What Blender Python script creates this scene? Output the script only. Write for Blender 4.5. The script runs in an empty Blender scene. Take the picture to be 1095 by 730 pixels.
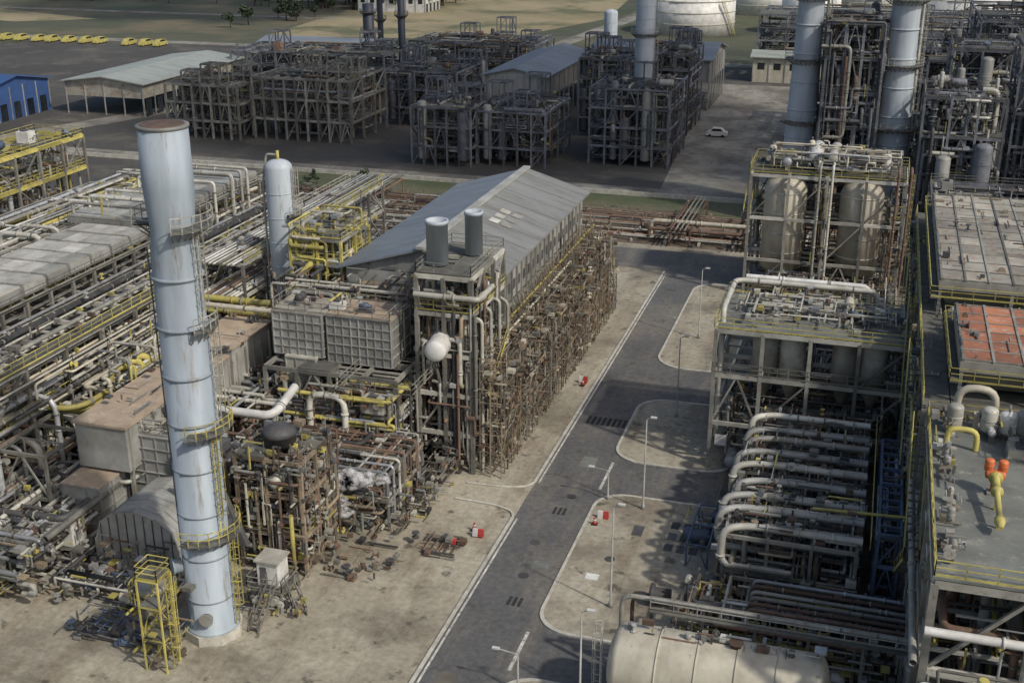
import bpy, math, random
from mathutils import Vector
random.seed(11)
R=random.random
U=random.uniform
sc=bpy.context.scene
# ------------------------------------------------------------ materials
MATS={}
def mat(name,c1,c2=None,rough=.6,metal=0.0,scale=.6,stretch=(1,1,1),rust=None,rustamt=.5,island=.25,bump=0,fine=6.0):
    m=bpy.data.materials.new(name);m.use_nodes=True
    nt=m.node_tree;N=nt.nodes;L=nt.links
    b=N['Principled BSDF'];b.inputs['Roughness'].default_value=rough;b.inputs['Metallic'].default_value=metal
    c2=c2 or tuple(x*.6 for x in c1)
    tc=N.new('ShaderNodeTexCoord');mp=N.new('ShaderNodeMapping');mp.inputs['Scale'].default_value=stretch
    L.new(tc.outputs['Object'],mp.inputs['Vector'])
    n1=N.new('ShaderNodeTexNoise');n1.inputs['Scale'].default_value=scale;n1.inputs['Detail'].default_value=3;n1.inputs['Roughness'].default_value=.65
    L.new(mp.outputs[0],n1.inputs['Vector'])
    r1=N.new('ShaderNodeMapRange');r1.inputs[1].default_value=.35;r1.inputs[2].default_value=.68
    L.new(n1.outputs['Fac'],r1.inputs[0])
    mx=N.new('ShaderNodeMix');mx.data_type='RGBA'
    mx.inputs[6].default_value=(*c1,1);mx.inputs[7].default_value=(*c2,1)
    L.new(r1.outputs[0],mx.inputs[0]);out=mx.outputs[2]
    if rust:
        n2=N.new('ShaderNodeTexNoise');n2.inputs['Scale'].default_value=scale*2.3;n2.inputs['Detail'].default_value=4;n2.inputs['Roughness'].default_value=.75
        L.new(mp.outputs[0],n2.inputs['Vector'])
        r2=N.new('ShaderNodeMapRange');r2.inputs[1].default_value=1-rustamt;r2.inputs[2].default_value=1-rustamt+.12
        L.new(n2.outputs['Fac'],r2.inputs[0])
        m2=N.new('ShaderNodeMix');m2.data_type='RGBA';m2.inputs[7].default_value=(*rust,1)
        L.new(r2.outputs[0],m2.inputs[0]);L.new(out,m2.inputs[6]);out=m2.outputs[2]
    if island:
        g=N.new('ShaderNodeNewGeometry');r3=N.new('ShaderNodeMapRange')
        r3.inputs[3].default_value=1-island;r3.inputs[4].default_value=1+island
        L.new(g.outputs['Random Per Island'],r3.inputs[0])
        vm=N.new('ShaderNodeVectorMath');vm.operation='SCALE'
        L.new(out,vm.inputs[0]);L.new(r3.outputs[0],vm.inputs['Scale']);out=vm.outputs[0]
    L.new(out,b.inputs['Base Color'])
    if bump:
        n3=N.new('ShaderNodeTexNoise');n3.inputs['Scale'].default_value=fine;n3.inputs['Detail'].default_value=2
        L.new(tc.outputs['Object'],n3.inputs['Vector'])
        bp=N.new('ShaderNodeBump');bp.inputs['Strength'].default_value=bump;bp.inputs['Distance'].default_value=.1
        L.new(n3.outputs['Fac'],bp.inputs['Height']);L.new(bp.outputs[0],b.inputs['Normal'])
    MATS[name]=m;return m
RU=(.125,.08,.05)
mat('steel',(.25,.245,.21),(.14,.135,.115),.65,.1,rust=RU,rustamt=.43,island=.45)
mat('steel_dark',(.085,.085,.083),(.04,.04,.04),.65,.1,rust=(.09,.055,.035),rustamt=.42,island=.4)
mat('steel_hazed',(.15,.157,.17),(.075,.08,.09),.7,.1,rust=(.11,.08,.06),rustamt=.40,island=.5)  # bluish lift in the base colour stands in for distance haze
mat('pale',(.43,.42,.365),(.28,.265,.22),.55,.05,rust=RU,rustamt=.38,island=.4)
mat('cream',(.50,.465,.365),(.34,.305,.235),.55,.0,rust=(.20,.13,.08),rustamt=.38,stretch=(1,1,.3),island=.12)
mat('silver',(.38,.39,.39),(.23,.235,.235),.48,.3,rust=(.2,.17,.13),rustamt=.38,island=.4)
mat('blue_grey',(.32,.37,.405),(.205,.24,.27),.6,.0,scale=.4,stretch=(1,1,.14),rust=(.17,.16,.145),rustamt=.44,island=.06,bump=.1,fine=1.2)
mat('blue_pale',(.44,.48,.51),(.29,.33,.36),.6,.0,scale=.4,stretch=(1,1,.16),rust=(.24,.22,.2),rustamt=.40,island=.05)
mat('rust',(.165,.10,.068),(.09,.06,.043),.8,0,scale=1.2,island=.45)
mat('brown_steel',(.215,.17,.115),(.115,.09,.063),.8,0,scale=.8,island=.55)
mat('yellow',(.44,.38,.10),(.28,.245,.08),.6,0,rust=(.17,.125,.07),rustamt=.42,island=.35)
mat('tan_top',(.40,.31,.215),(.27,.21,.15),.85,0,scale=.5,rust=(.44,.40,.32),rustamt=.44,island=.1)
mat('clad',(.33,.33,.305),(.215,.21,.185),.6,.1,scale=.4,rust=(.17,.13,.1),rustamt=.40,island=.3)
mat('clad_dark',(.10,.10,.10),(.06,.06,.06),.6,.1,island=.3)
mat('white',(.64,.63,.59),(.45,.44,.40),.5,0,island=.12,rust=(.28,.2,.14),rustamt=.36)
mat('red_panel',(.39,.15,.07),(.26,.11,.065),.7,0,scale=.5,rust=(.34,.28,.22),rustamt=.45,island=.35)
mat('khaki_panel',(.35,.33,.27),(.22,.20,.16),.7,0,scale=.4,rust=(.24,.15,.095),rustamt=.47,island=.3)
mat('deck',(.17,.178,.158),(.105,.11,.10),.85,0,scale=.35,rust=(.25,.235,.19),rustamt=.44,island=.08)
mat('grate',(.12,.12,.10),(.07,.07,.06),.85,0,scale=1.0,rust=(.17,.12,.07),rustamt=.42,island=.3)
mat('orange',(.58,.16,.05),(.45,.1,.03),.5,island=.1)
mat('red',(.45,.05,.04),None,.6)
mat('green',(.05,.28,.09),None,.5)
mat('blue_steel',(.10,.135,.20),(.06,.085,.13),.6,.05,rust=(.12,.1,.08),rustamt=.42,island=.35)
mat('blue_wall',(.03,.08,.22),(.03,.06,.16),.7,island=.05)
mat('navy',(.02,.025,.04),(.015,.02,.03),.6)
mat('glass_dark',(.02,.025,.03),None,.15)
mat('rubber',(.02,.02,.02),None,.9)
mat('kerb',(.50,.48,.41),(.33,.315,.26),.85,scale=1.0,rust=(.17,.15,.12),rustamt=.40,island=.08)
mat('paint',(.60,.59,.53),(.30,.29,.26),.8,scale=1.0,rust=(.13,.125,.115),rustamt=.46,island=0)
mat('hall_wall',(.33,.325,.30),(.20,.195,.175),.65,.05,stretch=(1,1,.2),rust=(.15,.1,.06),rustamt=.42,island=.35)
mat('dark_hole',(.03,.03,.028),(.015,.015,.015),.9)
mat('trunk',(.08,.06,.04),None,.9)
mat('leaf',(.045,.065,.028),(.025,.038,.016),.8,scale=.15,island=.5)
mat('cloud',(.85,.85,.85),(.8,.8,.8),1,island=0)
def roofmat(name,c1,c2,axis,scale=2.2,rust=(.16,.14,.12)):
    m=mat(name,c1,c2,.6,.05,scale=.22,stretch=(.35,1.6,1),rust=rust,rustamt=.44,island=.08)
    nt=m.node_tree;N=nt.nodes;L=nt.links
    tc=N.new('ShaderNodeTexCoord');w=N.new('ShaderNodeTexWave');w.wave_type='BANDS';w.bands_direction=axis;w.inputs['Scale'].default_value=scale
    L.new(tc.outputs['Object'],w.inputs['Vector'])
    bp=N.new('ShaderNodeBump');bp.inputs['Strength'].default_value=.5;bp.inputs['Distance'].default_value=.08
    L.new(w.outputs['Fac'],bp.inputs['Height']);L.new(bp.outputs[0],N['Principled BSDF'].inputs['Normal'])
roofmat('roof_grey_lit',(.245,.25,.235),(.18,.183,.17),'Y',rust=(.17,.14,.11))
roofmat('roof_bluegrey',(.20,.23,.26),(.145,.17,.195),'Y')
roofmat('roof_far',(.34,.36,.32),(.24,.265,.24),'X',.8,(.2,.2,.17))
roofmat('roof_blue',(.03,.09,.24),(.03,.065,.18),'X',.8,(.06,.08,.14))
def groundmat(name,c1,c2,c3,s1,s2,joints=None,rough=.9,thr=(.45,.62),c4=None):
    m=bpy.data.materials.new(name);m.use_nodes=True;nt=m.node_tree;N=nt.nodes;L=nt.links
    b=N['Principled BSDF'];b.inputs['Roughness'].default_value=rough
    tc=N.new('ShaderNodeTexCoord')
    def ns(s,d=6,r=.65,st=None):
        n=N.new('ShaderNodeTexNoise');n.inputs['Scale'].default_value=s;n.inputs['Detail'].default_value=d;n.inputs['Roughness'].default_value=r
        if st:
            mp=N.new('ShaderNodeMapping');mp.inputs['Scale'].default_value=st;L.new(tc.outputs['Object'],mp.inputs['Vector']);L.new(mp.outputs[0],n.inputs['Vector'])
        else:L.new(tc.outputs['Object'],n.inputs['Vector'])
        return n
    a=ns(s1);bb=ns(s2);cc=ns(1.6,5)
    def mr(n,lo,hi,o0=0,o1=1):
        r=N.new('ShaderNodeMapRange');r.inputs[1].default_value=lo;r.inputs[2].default_value=hi;r.inputs[3].default_value=o0;r.inputs[4].default_value=o1
        L.new(n.outputs['Fac'],r.inputs[0]);return r
    def mixc(x,col,f):
        m2=N.new('ShaderNodeMix');m2.data_type='RGBA';m2.inputs[7].default_value=(*col,1)
        L.new(f.outputs[0],m2.inputs[0]);L.new(x,m2.inputs[6]);return m2.outputs[2]
    mx=N.new('ShaderNodeMix');mx.data_type='RGBA';mx.inputs[6].default_value=(*c1,1);mx.inputs[7].default_value=(*c2,1)
    L.new(mr(a,.38,.62).outputs[0],mx.inputs[0]);out=mx.outputs[2]
    out=mixc(out,c3,mr(bb,*thr))
    if c4:
        out=mixc(out,c4,mr(ns(.35,6,.7,(1,.2,1)),.50,.68,0,.85))
        out=mixc(out,tuple(c*.4 for c in c3),mr(ns(.45,4,.6),.60,.69,0,.8))
    vm=N.new('ShaderNodeVectorMath');vm.operation='SCALE'
    L.new(out,vm.inputs[0]);L.new(mr(cc,.3,.7,.72,1.22).outputs[0],vm.inputs['Scale'])
    out=vm.outputs[0]
    if joints:
        br=N.new('ShaderNodeTexBrick');br.offset=0;br.inputs['Scale'].default_value=1;br.inputs['Brick Width'].default_value=joints;br.inputs['Row Height'].default_value=joints*1.4
        br.inputs['Mortar Size'].default_value=.03;br.inputs['Mortar Smooth'].default_value=.5;br.inputs['Color1'].default_value=(1,1,1,1);br.inputs['Color2'].default_value=(.88,.88,.87,1);br.inputs['Mortar'].default_value=(.72,.7,.67,1)
        L.new(tc.outputs['Object'],br.inputs['Vector'])
        mm=N.new('ShaderNodeMix');mm.data_type='RGBA';mm.blend_type='MULTIPLY';mm.inputs[0].default_value=1
        L.new(out,mm.inputs[6]);L.new(br.outputs['Color'],mm.inputs[7]);out=mm.outputs[2]
    L.new(out,b.inputs['Base Color'])
    MATS[name]=m
groundmat('g_base',(.055,.068,.035),(.10,.092,.055),(.04,.048,.027),.012,.03)
groundmat('g_conc',(.40,.365,.28),(.29,.26,.195),(.16,.14,.105),.05,.09,6.0,thr=(.49,.66),c4=(.22,.175,.12))
groundmat('g_pad',(.18,.165,.13),(.12,.11,.088),(.055,.05,.04),.1,.2,None,c4=(.12,.085,.06))
groundmat('g_asph',(.115,.113,.108),(.085,.085,.083),(.18,.165,.135),.08,.06,rough=.85,thr=(.5,.70),c4=(.165,.148,.12))
groundmat('g_road_far',(.28,.265,.215),(.19,.18,.15),(.12,.11,.09),.05,.1,c4=(.15,.13,.11))
groundmat('g_yard',(.066,.063,.055),(.045,.042,.038),(.12,.108,.085),.03,.06,thr=(.5,.66))
groundmat('g_dirt',(.12,.09,.065),(.078,.058,.045),(.16,.13,.09),.08,.15)
groundmat('g_grass',(.05,.068,.027),(.075,.085,.037),(.11,.10,.06),.06,.1)
groundmat('g_tan',(.30,.245,.14),(.22,.185,.10),(.10,.105,.05),.02,.03,thr=(.48,.62))
groundmat('g_field',(.05,.062,.032),(.085,.083,.048),(.14,.115,.065),.015,.02,thr=(.48,.62))
# ------------------------------------------------------------ mesh builder
class B:
    def __init__(s,name):
        s.n=name;s.v=[];s.f=[];s.m=[];s.s=[];s.mats=[]
    def mi(s,m):
        if m not in s.mats:s.mats.append(m)
        return s.mats.index(m)
    def add(s,vs,fs,m,sm=False):
        o=len(s.v);k=s.mi(m);s.v.extend(vs)
        for f in fs:
            s.f.append(tuple(i+o for i in f));s.m.append(k);s.s.append(sm)
    def box(s,x0,x1,y0,y1,z0,z1,m):
        s.add([(x0,y0,z0),(x1,y0,z0),(x1,y1,z0),(x0,y1,z0),(x0,y0,z1),(x1,y0,z1),(x1,y1,z1),(x0,y1,z1)],
          [(0,3,2,1),(4,5,6,7),(0,1,5,4),(1,2,6,5),(2,3,7,6),(3,0,4,7)],m)
    def beam(s,p,q,w,m,h=None):
        h=h or w;p=Vector(p);q=Vector(q);d=q-p
        if d.length<1e-4:return
        d.normalize();up=Vector((0,0,1)) if abs(d.z)<.95 else Vector((0,1,0))
        a=d.cross(up).normalized()*(w/2);b=a.cross(d).normalized()*(h/2)
        vs=[tuple(c+i*a+j*b) for c in(p,q) for i,j in((-1,-1),(1,-1),(1,1),(-1,1))]
        s.add(vs,[(0,1,2,3),(7,6,5,4),(0,4,5,1),(1,5,6,2),(2,6,7,3),(3,7,4,0)],m)
    def lathe(s,o,ax,prof,m,n=24,sm=True):
        o=Vector(o);ax=Vector(ax).normalized();up=Vector((0,0,1)) if abs(ax.z)<.9 else Vector((1,0,0))
        a=ax.cross(up).normalized();b=ax.cross(a)
        vs=[];fs=[]
        for r,t in prof:
            for i in range(n):
                th=2*math.pi*i/n
                vs.append(tuple(o+ax*t+(a*math.cos(th)+b*math.sin(th))*r))
        for k in range(len(prof)-1):
            for i in range(n):
                j=(i+1)%n
                fs.append((k*n+i,k*n+j,(k+1)*n+j,(k+1)*n+i))
        s.add(vs,fs,m,sm)
        o2=len(s.v)-len(vs);k=s.mi(m)
        if prof[0][0]>.02: s.f.append(tuple(o2+i for i in range(n))[::-1]);s.m.append(k);s.s.append(False)
        if prof[-1][0]>.02: s.f.append(tuple(o2+(len(prof)-1)*n+i for i in range(n)));s.m.append(k);s.s.append(False)
    def tube(s,p,q,r,m,n=8,r2=None):
        p=Vector(p);q=Vector(q);L=(q-p).length
        if L<1e-4:return
        s.lathe(p,q-p,[(r,0),(r2 if r2 else r,L)],m,n)
    def vessel(s,p,q,r,m,n=24,dome=.5):
        p=Vector(p);q=Vector(q);L=(q-p).length;D=r*dome
        pr=[]
        for i in range(6):
            t=i/5*math.pi/2;pr.append((max(.015,r*math.sin(t)),D-D*math.cos(t)))
        for i in range(6):
            t=(1-i/5)*math.pi/2;pr.append((max(.015,r*math.sin(t)),L-D+D*math.cos(t)))
        s.lathe(p,q-p,pr,m,n)
        nb=max(2,int(L/3))
        for i in range(1,nb):
            t=D+(L-2*D)*i/nb
            s.lathe(p,q-p,[(r*1.0,t-.06),(r*1.025,t-.05),(r*1.025,t+.05),(r*1.0,t+.06)],m,n)
    def pipe(s,pts,r,m,n=8,bend=None):
        P=[Vector(p) for p in pts];bend=bend or r*2.6
        path=[P[0]]
        for i in range(1,len(P)-1):
            d0=P[i-1]-P[i];d1=P[i+1]-P[i]
            bb=min(bend,d0.length*.48,d1.length*.48)
            if bb<1e-3: continue
            A=P[i]+d0.normalized()*bb;C=P[i]+d1.normalized()*bb
            for k in range(5):
                t=k/4;path.append(A*(1-t)**2+P[i]*2*t*(1-t)+C*t*t)
        path.append(P[-1])
        pa=[path[0]]
        for x in path[1:]:
            if (x-pa[-1]).length>1e-3:pa.append(x)
        if len(pa)<2:return
        T=(pa[1]-pa[0]).normalized();up=Vector((0,0,1)) if abs(T.z)<.9 else Vector((1,0,0))
        a=T.cross(up).normalized();vs=[];fs=[]
        for i,x in enumerate(pa):
            if i==0:t=pa[1]-pa[0]
            elif i==len(pa)-1:t=pa[-1]-pa[-2]
            else:t=(pa[i+1]-pa[i]).normalized()+(pa[i]-pa[i-1]).normalized()
            t.normalize();a=(a-t*a.dot(t));a.normalize();b=t.cross(a)
            for k in range(n):
                th=2*math.pi*k/n;vs.append(tuple(x+(a*math.cos(th)+b*math.sin(th))*r))
            if i:
                for k in range(n):
                    j=(k+1)%n;fs.append(((i-1)*n+k,(i-1)*n+j,i*n+j,i*n+k))
        s.add(vs,fs,m,True)
        if r>.15:
            for p,q in zip(P[:-1],P[1:]):
                d=q-p;L=d.length
                if L>3:
                    for k in range(int(L/4)+1):
                        t=U(.15,.85)*L;s.lathe(p+d.normalized()*(t-.08),d,[(r*1.3,0),(r*1.3,.16)],random.choice((m,'steel')),n)
    def rail(s,pts,m='yellow',h=1.1,w=.06,step=1.8):
        for p,q in zip(pts[:-1],pts[1:]):
            p=Vector(p);q=Vector(q);L=(q-p).length;k=max(1,int(L/step))
            for i in range(k+1):
                c=p.lerp(q,i/k);s.beam(c,c+Vector((0,0,h)),w,m)
            for z in(h,h*.55):s.beam(p+Vector((0,0,z)),q+Vector((0,0,z)),w,m)
            s.beam(p+Vector((0,0,.08)),q+Vector((0,0,.08)),.03,m,.16)
    def railrect(s,x0,x1,y0,y1,z,m='yellow'):
        s.rail([(x0,y0,z),(x1,y0,z),(x1,y1,z),(x0,y1,z),(x0,y0,z)],m)
    def ladder(s,x,y,z0,z1,dx,dy,m='yellow'):
        nx,ny=-dy,dx
        for k in(-.25,.25):s.beam((x+nx*k,y+ny*k,z0),(x+nx*k,y+ny*k,z1),.07,m)
        z=z0
        while z<z1:
            s.beam((x-nx*.25,y-ny*.25,z),(x+nx*.25,y+ny*.25,z),.04,m);z+=.6
        z=z0+2.2
        while z<z1:
            pr=[(x+nx*.38*math.cos(t)+dx*.7*math.sin(t),y+ny*.38*math.cos(t)+dy*.7*math.sin(t),z) for t in[i*math.pi/5 for i in range(6)]]
            for p,q in zip(pr[:-1],pr[1:]):s.beam(p,q,.05,m)
            z+=1.1
        for t in(.25,.5,.75):
            c=(x+nx*.38*math.cos(t*math.pi)+dx*.7*math.sin(t*math.pi),y+ny*.38*math.cos(t*math.pi)+dy*.7*math.sin(t*math.pi))
            s.beam((c[0],c[1],z0+2.2),(c[0],c[1],z1),.04,m)
    def ringplat(s,x,y,z,r0,r1,a0,a1,m='grate',rm='yellow'):
        n=max(4,int(abs(a1-a0)/15));pv=None
        for i in range(n+1):
            a=math.radians(a0+(a1-a0)*i/n);c,sn=math.cos(a),math.sin(a)
            cur=((x+r0*c,y+r0*sn),(x+r1*c,y+r1*sn))
            s.beam((*cur[1],z),(*cur[1],z+1.1),.06,rm)
            s.beam((x+r0*c,y+r0*sn,z-1),(x+r1*c,y+r1*sn,z-.1),.1,'steel')
            if pv:
                s.add([(*pv[0],z),(*pv[1],z),(*cur[1],z),(*cur[0],z),(*pv[0],z-.12),(*pv[1],z-.12),(*cur[1],z-.12),(*cur[0],z-.12)],
                  [(0,1,2,3),(7,6,5,4),(1,5,6,2),(0,3,7,4)],m)
                for h in(.55,1.1):s.beam((*pv[1],z+h),(*cur[1],z+h),.06,rm)
            pv=cur
    def stair(s,p,q,w,m='yellow'):
        p=Vector(p);q=Vector(q);h=Vector((q.x-p.x,q.y-p.y,0)).normalized();sd=Vector((-h.y,h.x,0))*(w/2)
        for k in(-1,1):
            s.beam(p+sd*k,q+sd*k,.08,m,.25);s.beam(p+sd*k+Vector((0,0,1)),q+sd*k+Vector((0,0,1)),.06,m)
            for i in range(4):
                c=p.lerp(q,i/3)+sd*k;s.beam(c,c+Vector((0,0,1)),.06,m)
        nn=max(2,int(abs(q.z-p.z)/.35))
        for i in range(nn):
            c=p.lerp(q,(i+.5)/nn);s.beam(c-sd,c+sd,.25,'grate',.05)
    def frame(s,xs,ys,zs,w,m='steel',brace=.35,base=0,m2=None,floors=(),sec=True,part=1.0):
        m2=m2 or m;z0=base
        for x in xs:
            for y in ys:
                s.beam((x,y,z0),(x,y,zs[-1]),w,m)
        lv=[z0]+list(zs)
        for i,z in enumerate(zs):
            for y in ys:
                for a,b in zip(xs[:-1],xs[1:]):s.beam((a,y,z-w*.02),(b,y,z-w*.02),w*.8,m2,w*1.1)
            for x in xs:
                for a,b in zip(ys[:-1],ys[1:]):s.beam((x,a,z),(x,b,z),w*.8,m2,w*1.1)
            if sec:
                for a,b in zip(ys[:-1],ys[1:]):
                    s.beam((xs[0],(a+b)/2,z),(xs[-1],(a+b)/2,z),w*.5,m2)
            for y in ys:
                for a,b in zip(xs[:-1],xs[1:]):
                    if R()<brace:
                        if R()<.5:s.beam((a,y,lv[i]),(b,y,z),w*.5,m)
                        else:
                            s.beam((a,y,lv[i]),((a+b)/2,y,z),w*.5,m);s.beam((b,y,lv[i]),((a+b)/2,y,z),w*.5,m)
            for x in xs:
                for a,b in zip(ys[:-1],ys[1:]):
                    if R()<brace:
                        if R()<.5:s.beam((x,a,lv[i]),(x,b,z),w*.5,m)
                        else:s.beam((x,a,z),(x,b,lv[i]),w*.5,m)
            if i in floors:
                for a,b in zip(xs[:-1],xs[1:]):
                    for c,d in zip(ys[:-1],ys[1:]):
                        if R()<part:s.box(a+.01,b-.01,c+.01,d-.01,z+w*.62,z+w*.62+.08,'grate')
    def clutter(s,x0,x1,y0,y1,z0,z1,n,rr=(.06,.22),mats=('pale','steel','silver','rust','steel_dark','yellow','pale','steel','brown_steel')):
        for _ in range(n):
            p=[U(x0,x1),U(y0,y1),U(z0,z1)];pts=[tuple(p)];ax=random.randrange(3)
            for k in range(random.randint(2,5)):
                lo=(x0,y0,z0)[ax];hi=(x1,y1,z1)[ax]
                p[ax]=U(lo,hi)
                pts.append(tuple(p));ax=(ax+random.choice((1,2)))%3
            s.pipe(pts,U(*rr)*(1 if R()<.85 else 1.6),random.choice(mats),6)
        s.fine(x0,x1,y0,y1,z0,z1,n*3)
    def fine(s,x0,x1,y0,y1,z0,z1,n,mats=('steel','brown_steel','steel_dark','pale','rust','steel','silver','yellow','clad','steel_dark')):
        for _ in range(n):
            x,y,z=U(x0,x1),U(y0,y1),U(z0,z1);m=random.choice(mats);k=R()
            if k<.72:
                ax=random.randrange(3);L=U(.6,3.2);q=[x,y,z];q[ax]+=L
                q[0]=min(q[0],x1);q[1]=min(q[1],y1);q[2]=min(q[2],z1)
                s.beam((x,y,z),q,U(.05,.16),m)
            elif k<.92:
                a,b,c=U(.12,.45),U(.12,.45),U(.12,.5);s.box(x-a,x+a,y-b,y+b,z,z+c,m)
            else:
                r=U(.2,.4);s.lathe((x,y,z),random.choice(((1,0,0),(0,1,0),(0,0,1))),[(r,0),(r,.08),(r*.35,.1),(r*.35,.5),(r,.52),(r,.6)],m,8,False)
    def equip(s,x0,x1,y0,y1,z,n,hmax=2.5,mats=('pale','clad','silver','blue_steel','steel','cream','white','steel_dark')):
        for _ in range(n):
            x=U(x0,x1);y=U(y0,y1);k=R();m=random.choice(mats)
            if k<.35:
                r=U(.3,.8);L=U(1.5,3.5);zz=z+r+.5
                if R()<.5:s.vessel((x-L/2,y,zz),(x+L/2,y,zz),r,m,12);ax=(1,0)
                else:s.vessel((x,y-L/2,zz),(x,y+L/2,zz),r,m,12);ax=(0,1)
                for t in(-.3,.3):
                    cx,cy=x+ax[0]*L*t,y+ax[1]*L*t;s.box(cx-.2,cx+.2,cy-.2,cy+.2,z,zz-r*.5,'steel')
            elif k<.6:
                r=U(.3,.9);h=U(1,hmax);s.vessel((x,y,z+.3),(x,y,z+.3+h),r,m,12)
                for t in range(3):
                    a=t*2.1;s.beam((x+r*.8*math.cos(a),y+r*.8*math.sin(a),z),(x+r*.8*math.cos(a),y+r*.8*math.sin(a),z+.9),.1,'steel')
                s.tube((x,y,z+h),(x,y,z+h+.8),.1,'steel',6)
            elif k<.85:
                a,b,h=U(.4,1.2),U(.4,1.2),U(.6,hmax*.8)
                s.box(x-a,x+a,y-b,y+b,z+.1,z+h,m);s.box(x-a*1.1,x+a*1.1,y-b*1.1,y+b*1.1,z,z+.1,'steel')
                s.box(x-a*.5,x+a*.3,y-b*.6,y+b*.4,z+h,z+h+.25,'steel_dark')
            else:
                s.lathe((x,y,z+.7),(1,0,0),[(.25,0),(.4,.1),(.4,.9),(.2,1.0),(.2,1.4)],'blue_steel',10)
                s.box(x-.2,x+1.6,y-.4,y+.4,z,z+.3,'steel_dark')
            s.fine(x-1.5,x+1.5,y-1.5,y+1.5,z,z+1.6,7)
    def build(s):
        me=bpy.data.meshes.new(s.n);me.from_pydata(s.v,[],s.f);me.update()
        for m in s.mats:me.materials.append(MATS[m])
        me.polygons.foreach_set('material_index',s.m);me.polygons.foreach_set('use_smooth',s.s);me.update()
        o=bpy.data.objects.new(s.n,me);sc.collection.objects.link(o);return o
def lin(a,b,n):return [a+(b-a)*i/n for i in range(n+1)]
def sheet(name,pts,z,m):
    b=B(name);b.add([(x,y,z) for x,y in pts],[tuple(range(len(pts)))],m);return b.build()
def rect(x0,x1,y0,y1):return [(x0,y0),(x1,y0),(x1,y1),(x0,y1)]
# ------------------------------------------------------------ ground
sheet('ground',rect(-2500,2500,-500,4000),0,'g_base')
sheet('yard_ground',rect(-330,140,236,420),.02,'g_yard')
sheet('yard_ground',rect(-330,-125,120,236),.02,'g_yard')
sheet('concrete_paving',rect(-125,60,30,202),.02,'g_conc')
sheet('pipe_corridor_ground',rect(-125,140,202,224),.03,'g_dirt')
sheet('grass_verge',rect(-125,-8,224.01,235.5),.03,'g_grass')
sheet('equipment_pad',[(-125,84),(-58,84),(-46,93),(-42,100),(-42,112),(-39.5,188),(-125,188)],.04,'g_pad')
sheet('equipment_pad',rect(-11.9,60,60,201.5),.045,'g_pad')
sheet('road',rect(-31,-12,30,199),.06,'g_asph')
sheet('road',rect(-70,-31.01,188.1,199),.06,'g_asph')
sheet('road',rect(-330,60,236,242.9),.06,'g_road_far')
sheet('road',[(-214,243),(-205,243),(-172,330),(-181,330)],.06,'g_road_far')
sheet('concrete_yard',[(-42,243),(-12,243),(-12,385),(-52,385),(-48,330)],.06,'g_road_far')
sheet('field',rect(-700,-230,430,900),.03,'g_field')
sheet('field',[(-245,455),(-150,470),(-125,560),(-140,700),(-270,680)],.05,'g_tan')
sheet('field',[(-560,520),(-380,470),(-350,490),(-540,560)],.05,'g_tan')
sheet('field',rect(-120,160,540,900),.03,'g_grass')
sheet('road',rect(-600,160,422,430),.08,'g_road_far')
sheet('road',[(-128,430.1),(-121,430.1),(-100,700),(-109,700)],.08,'g_road_far')
sheet('road',rect(-480,-245,520,526),.1,'g_road_far')
def island(x0,x1,y0,y1,r,name='traffic_island'):
    pts=[]
    for cx,cy,a0 in((x0+r,y0+r,180),(x1-r,y0+r,270),(x1-r,y1-r,0),(x0+r,y1-r,90)):
        for i in range(7):
            a=math.radians(a0+i*15);pts.append((cx+r*math.cos(a),cy+r*math.sin(a)))
    b=B(name);n=len(pts);cx=(x0+x1)/2;cy=(y0+y1)/2
    def inn(p,d):
        return (p[0]+(d if p[0]<cx else -d),p[1]+(d if p[1]<cy else -d))
    ip=[inn(p,.28) for p in pts]
    vs=[(x,y,.05) for x,y in pts]+[(x,y,.19) for x,y in pts]+[(x,y,.19) for x,y in ip]+[(x,y,.15) for x,y in ip]
    fs=[]
    for k in range(3):
        for i in range(n):
            j=(i+1)%n;fs.append((k*n+i,k*n+j,(k+1)*n+j,(k+1)*n+i))
    b.add(vs,fs,'kerb');b.add([(x,y,.15) for x,y in ip],[tuple(range(n))],'g_conc');b.build()
island(-24,-8.5,84,110,3.2);island(-24.6,-11,117.5,135.5,3.5);island(-25.2,-15,146,183,4);island(-24.3,-3,56,77.5,3)
k=B('kerb')
for a,bq in((40,102),(110,187)):
    y=a
    while y<bq-.1:
        y2=min(y+3,bq);k.box(-31.25,-30.95,y+.02,y2-.02,.03,.19,'kerb');y=y2
for sy,s0 in((102,1),(110,-1)):
    k.pipe([(-31.1,sy,.1),(-31.6,sy+s0*1.2,.1),(-33.5,sy+s0*2.0,.1),(-38,sy+s0*2.2,.1)],.13,'kerb',6,bend=1.5)
k.build()
mk=B('road_marking')
mk.box(-30.75,-30.55,40,102,.064,.068,'paint');mk.box(-30.75,-30.55,110,186,.064,.068,'paint')
mk.box(-24.25,-23.95,78,83.6,.064,.068,'paint');mk.box(-24.25,-23.95,110.5,117,.064,.068,'paint')
mk.build()
dg=B('drain_grating')
for i in range(9):dg.box(-29.5+i*.62,-29.15+i*.62,126.1,128.3,.062,.09,'dark_hole')
dg.build()
dg=B('drain_grating')
for i in range(3):dg.box(-27.6+i*.5,-27.3+i*.5,104,105.4,.062,.08,'dark_hole')
dg.build()
dg=B('drain_grating')
for i in range(3):dg.box(-27.2+i*.5,-26.9+i*.5,87,88.4,.062,.08,'dark_hole')
dg.build()
pt=B('manhole_cover')
for x,y in((-27.6,98),(-27,92),(-26.5,108),(-20,97),(-15,92)):
    pt.lathe((x,y,.064 if x<-24 else .152),(0,0,1),[(.5,0),(.5,.03)],'steel_dark',16)
pt.box(-21.5,-20.3,93,94,.152,.2,'white');pt.box(-19,-18,102,104,.152,.19,'steel_dark')
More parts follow.
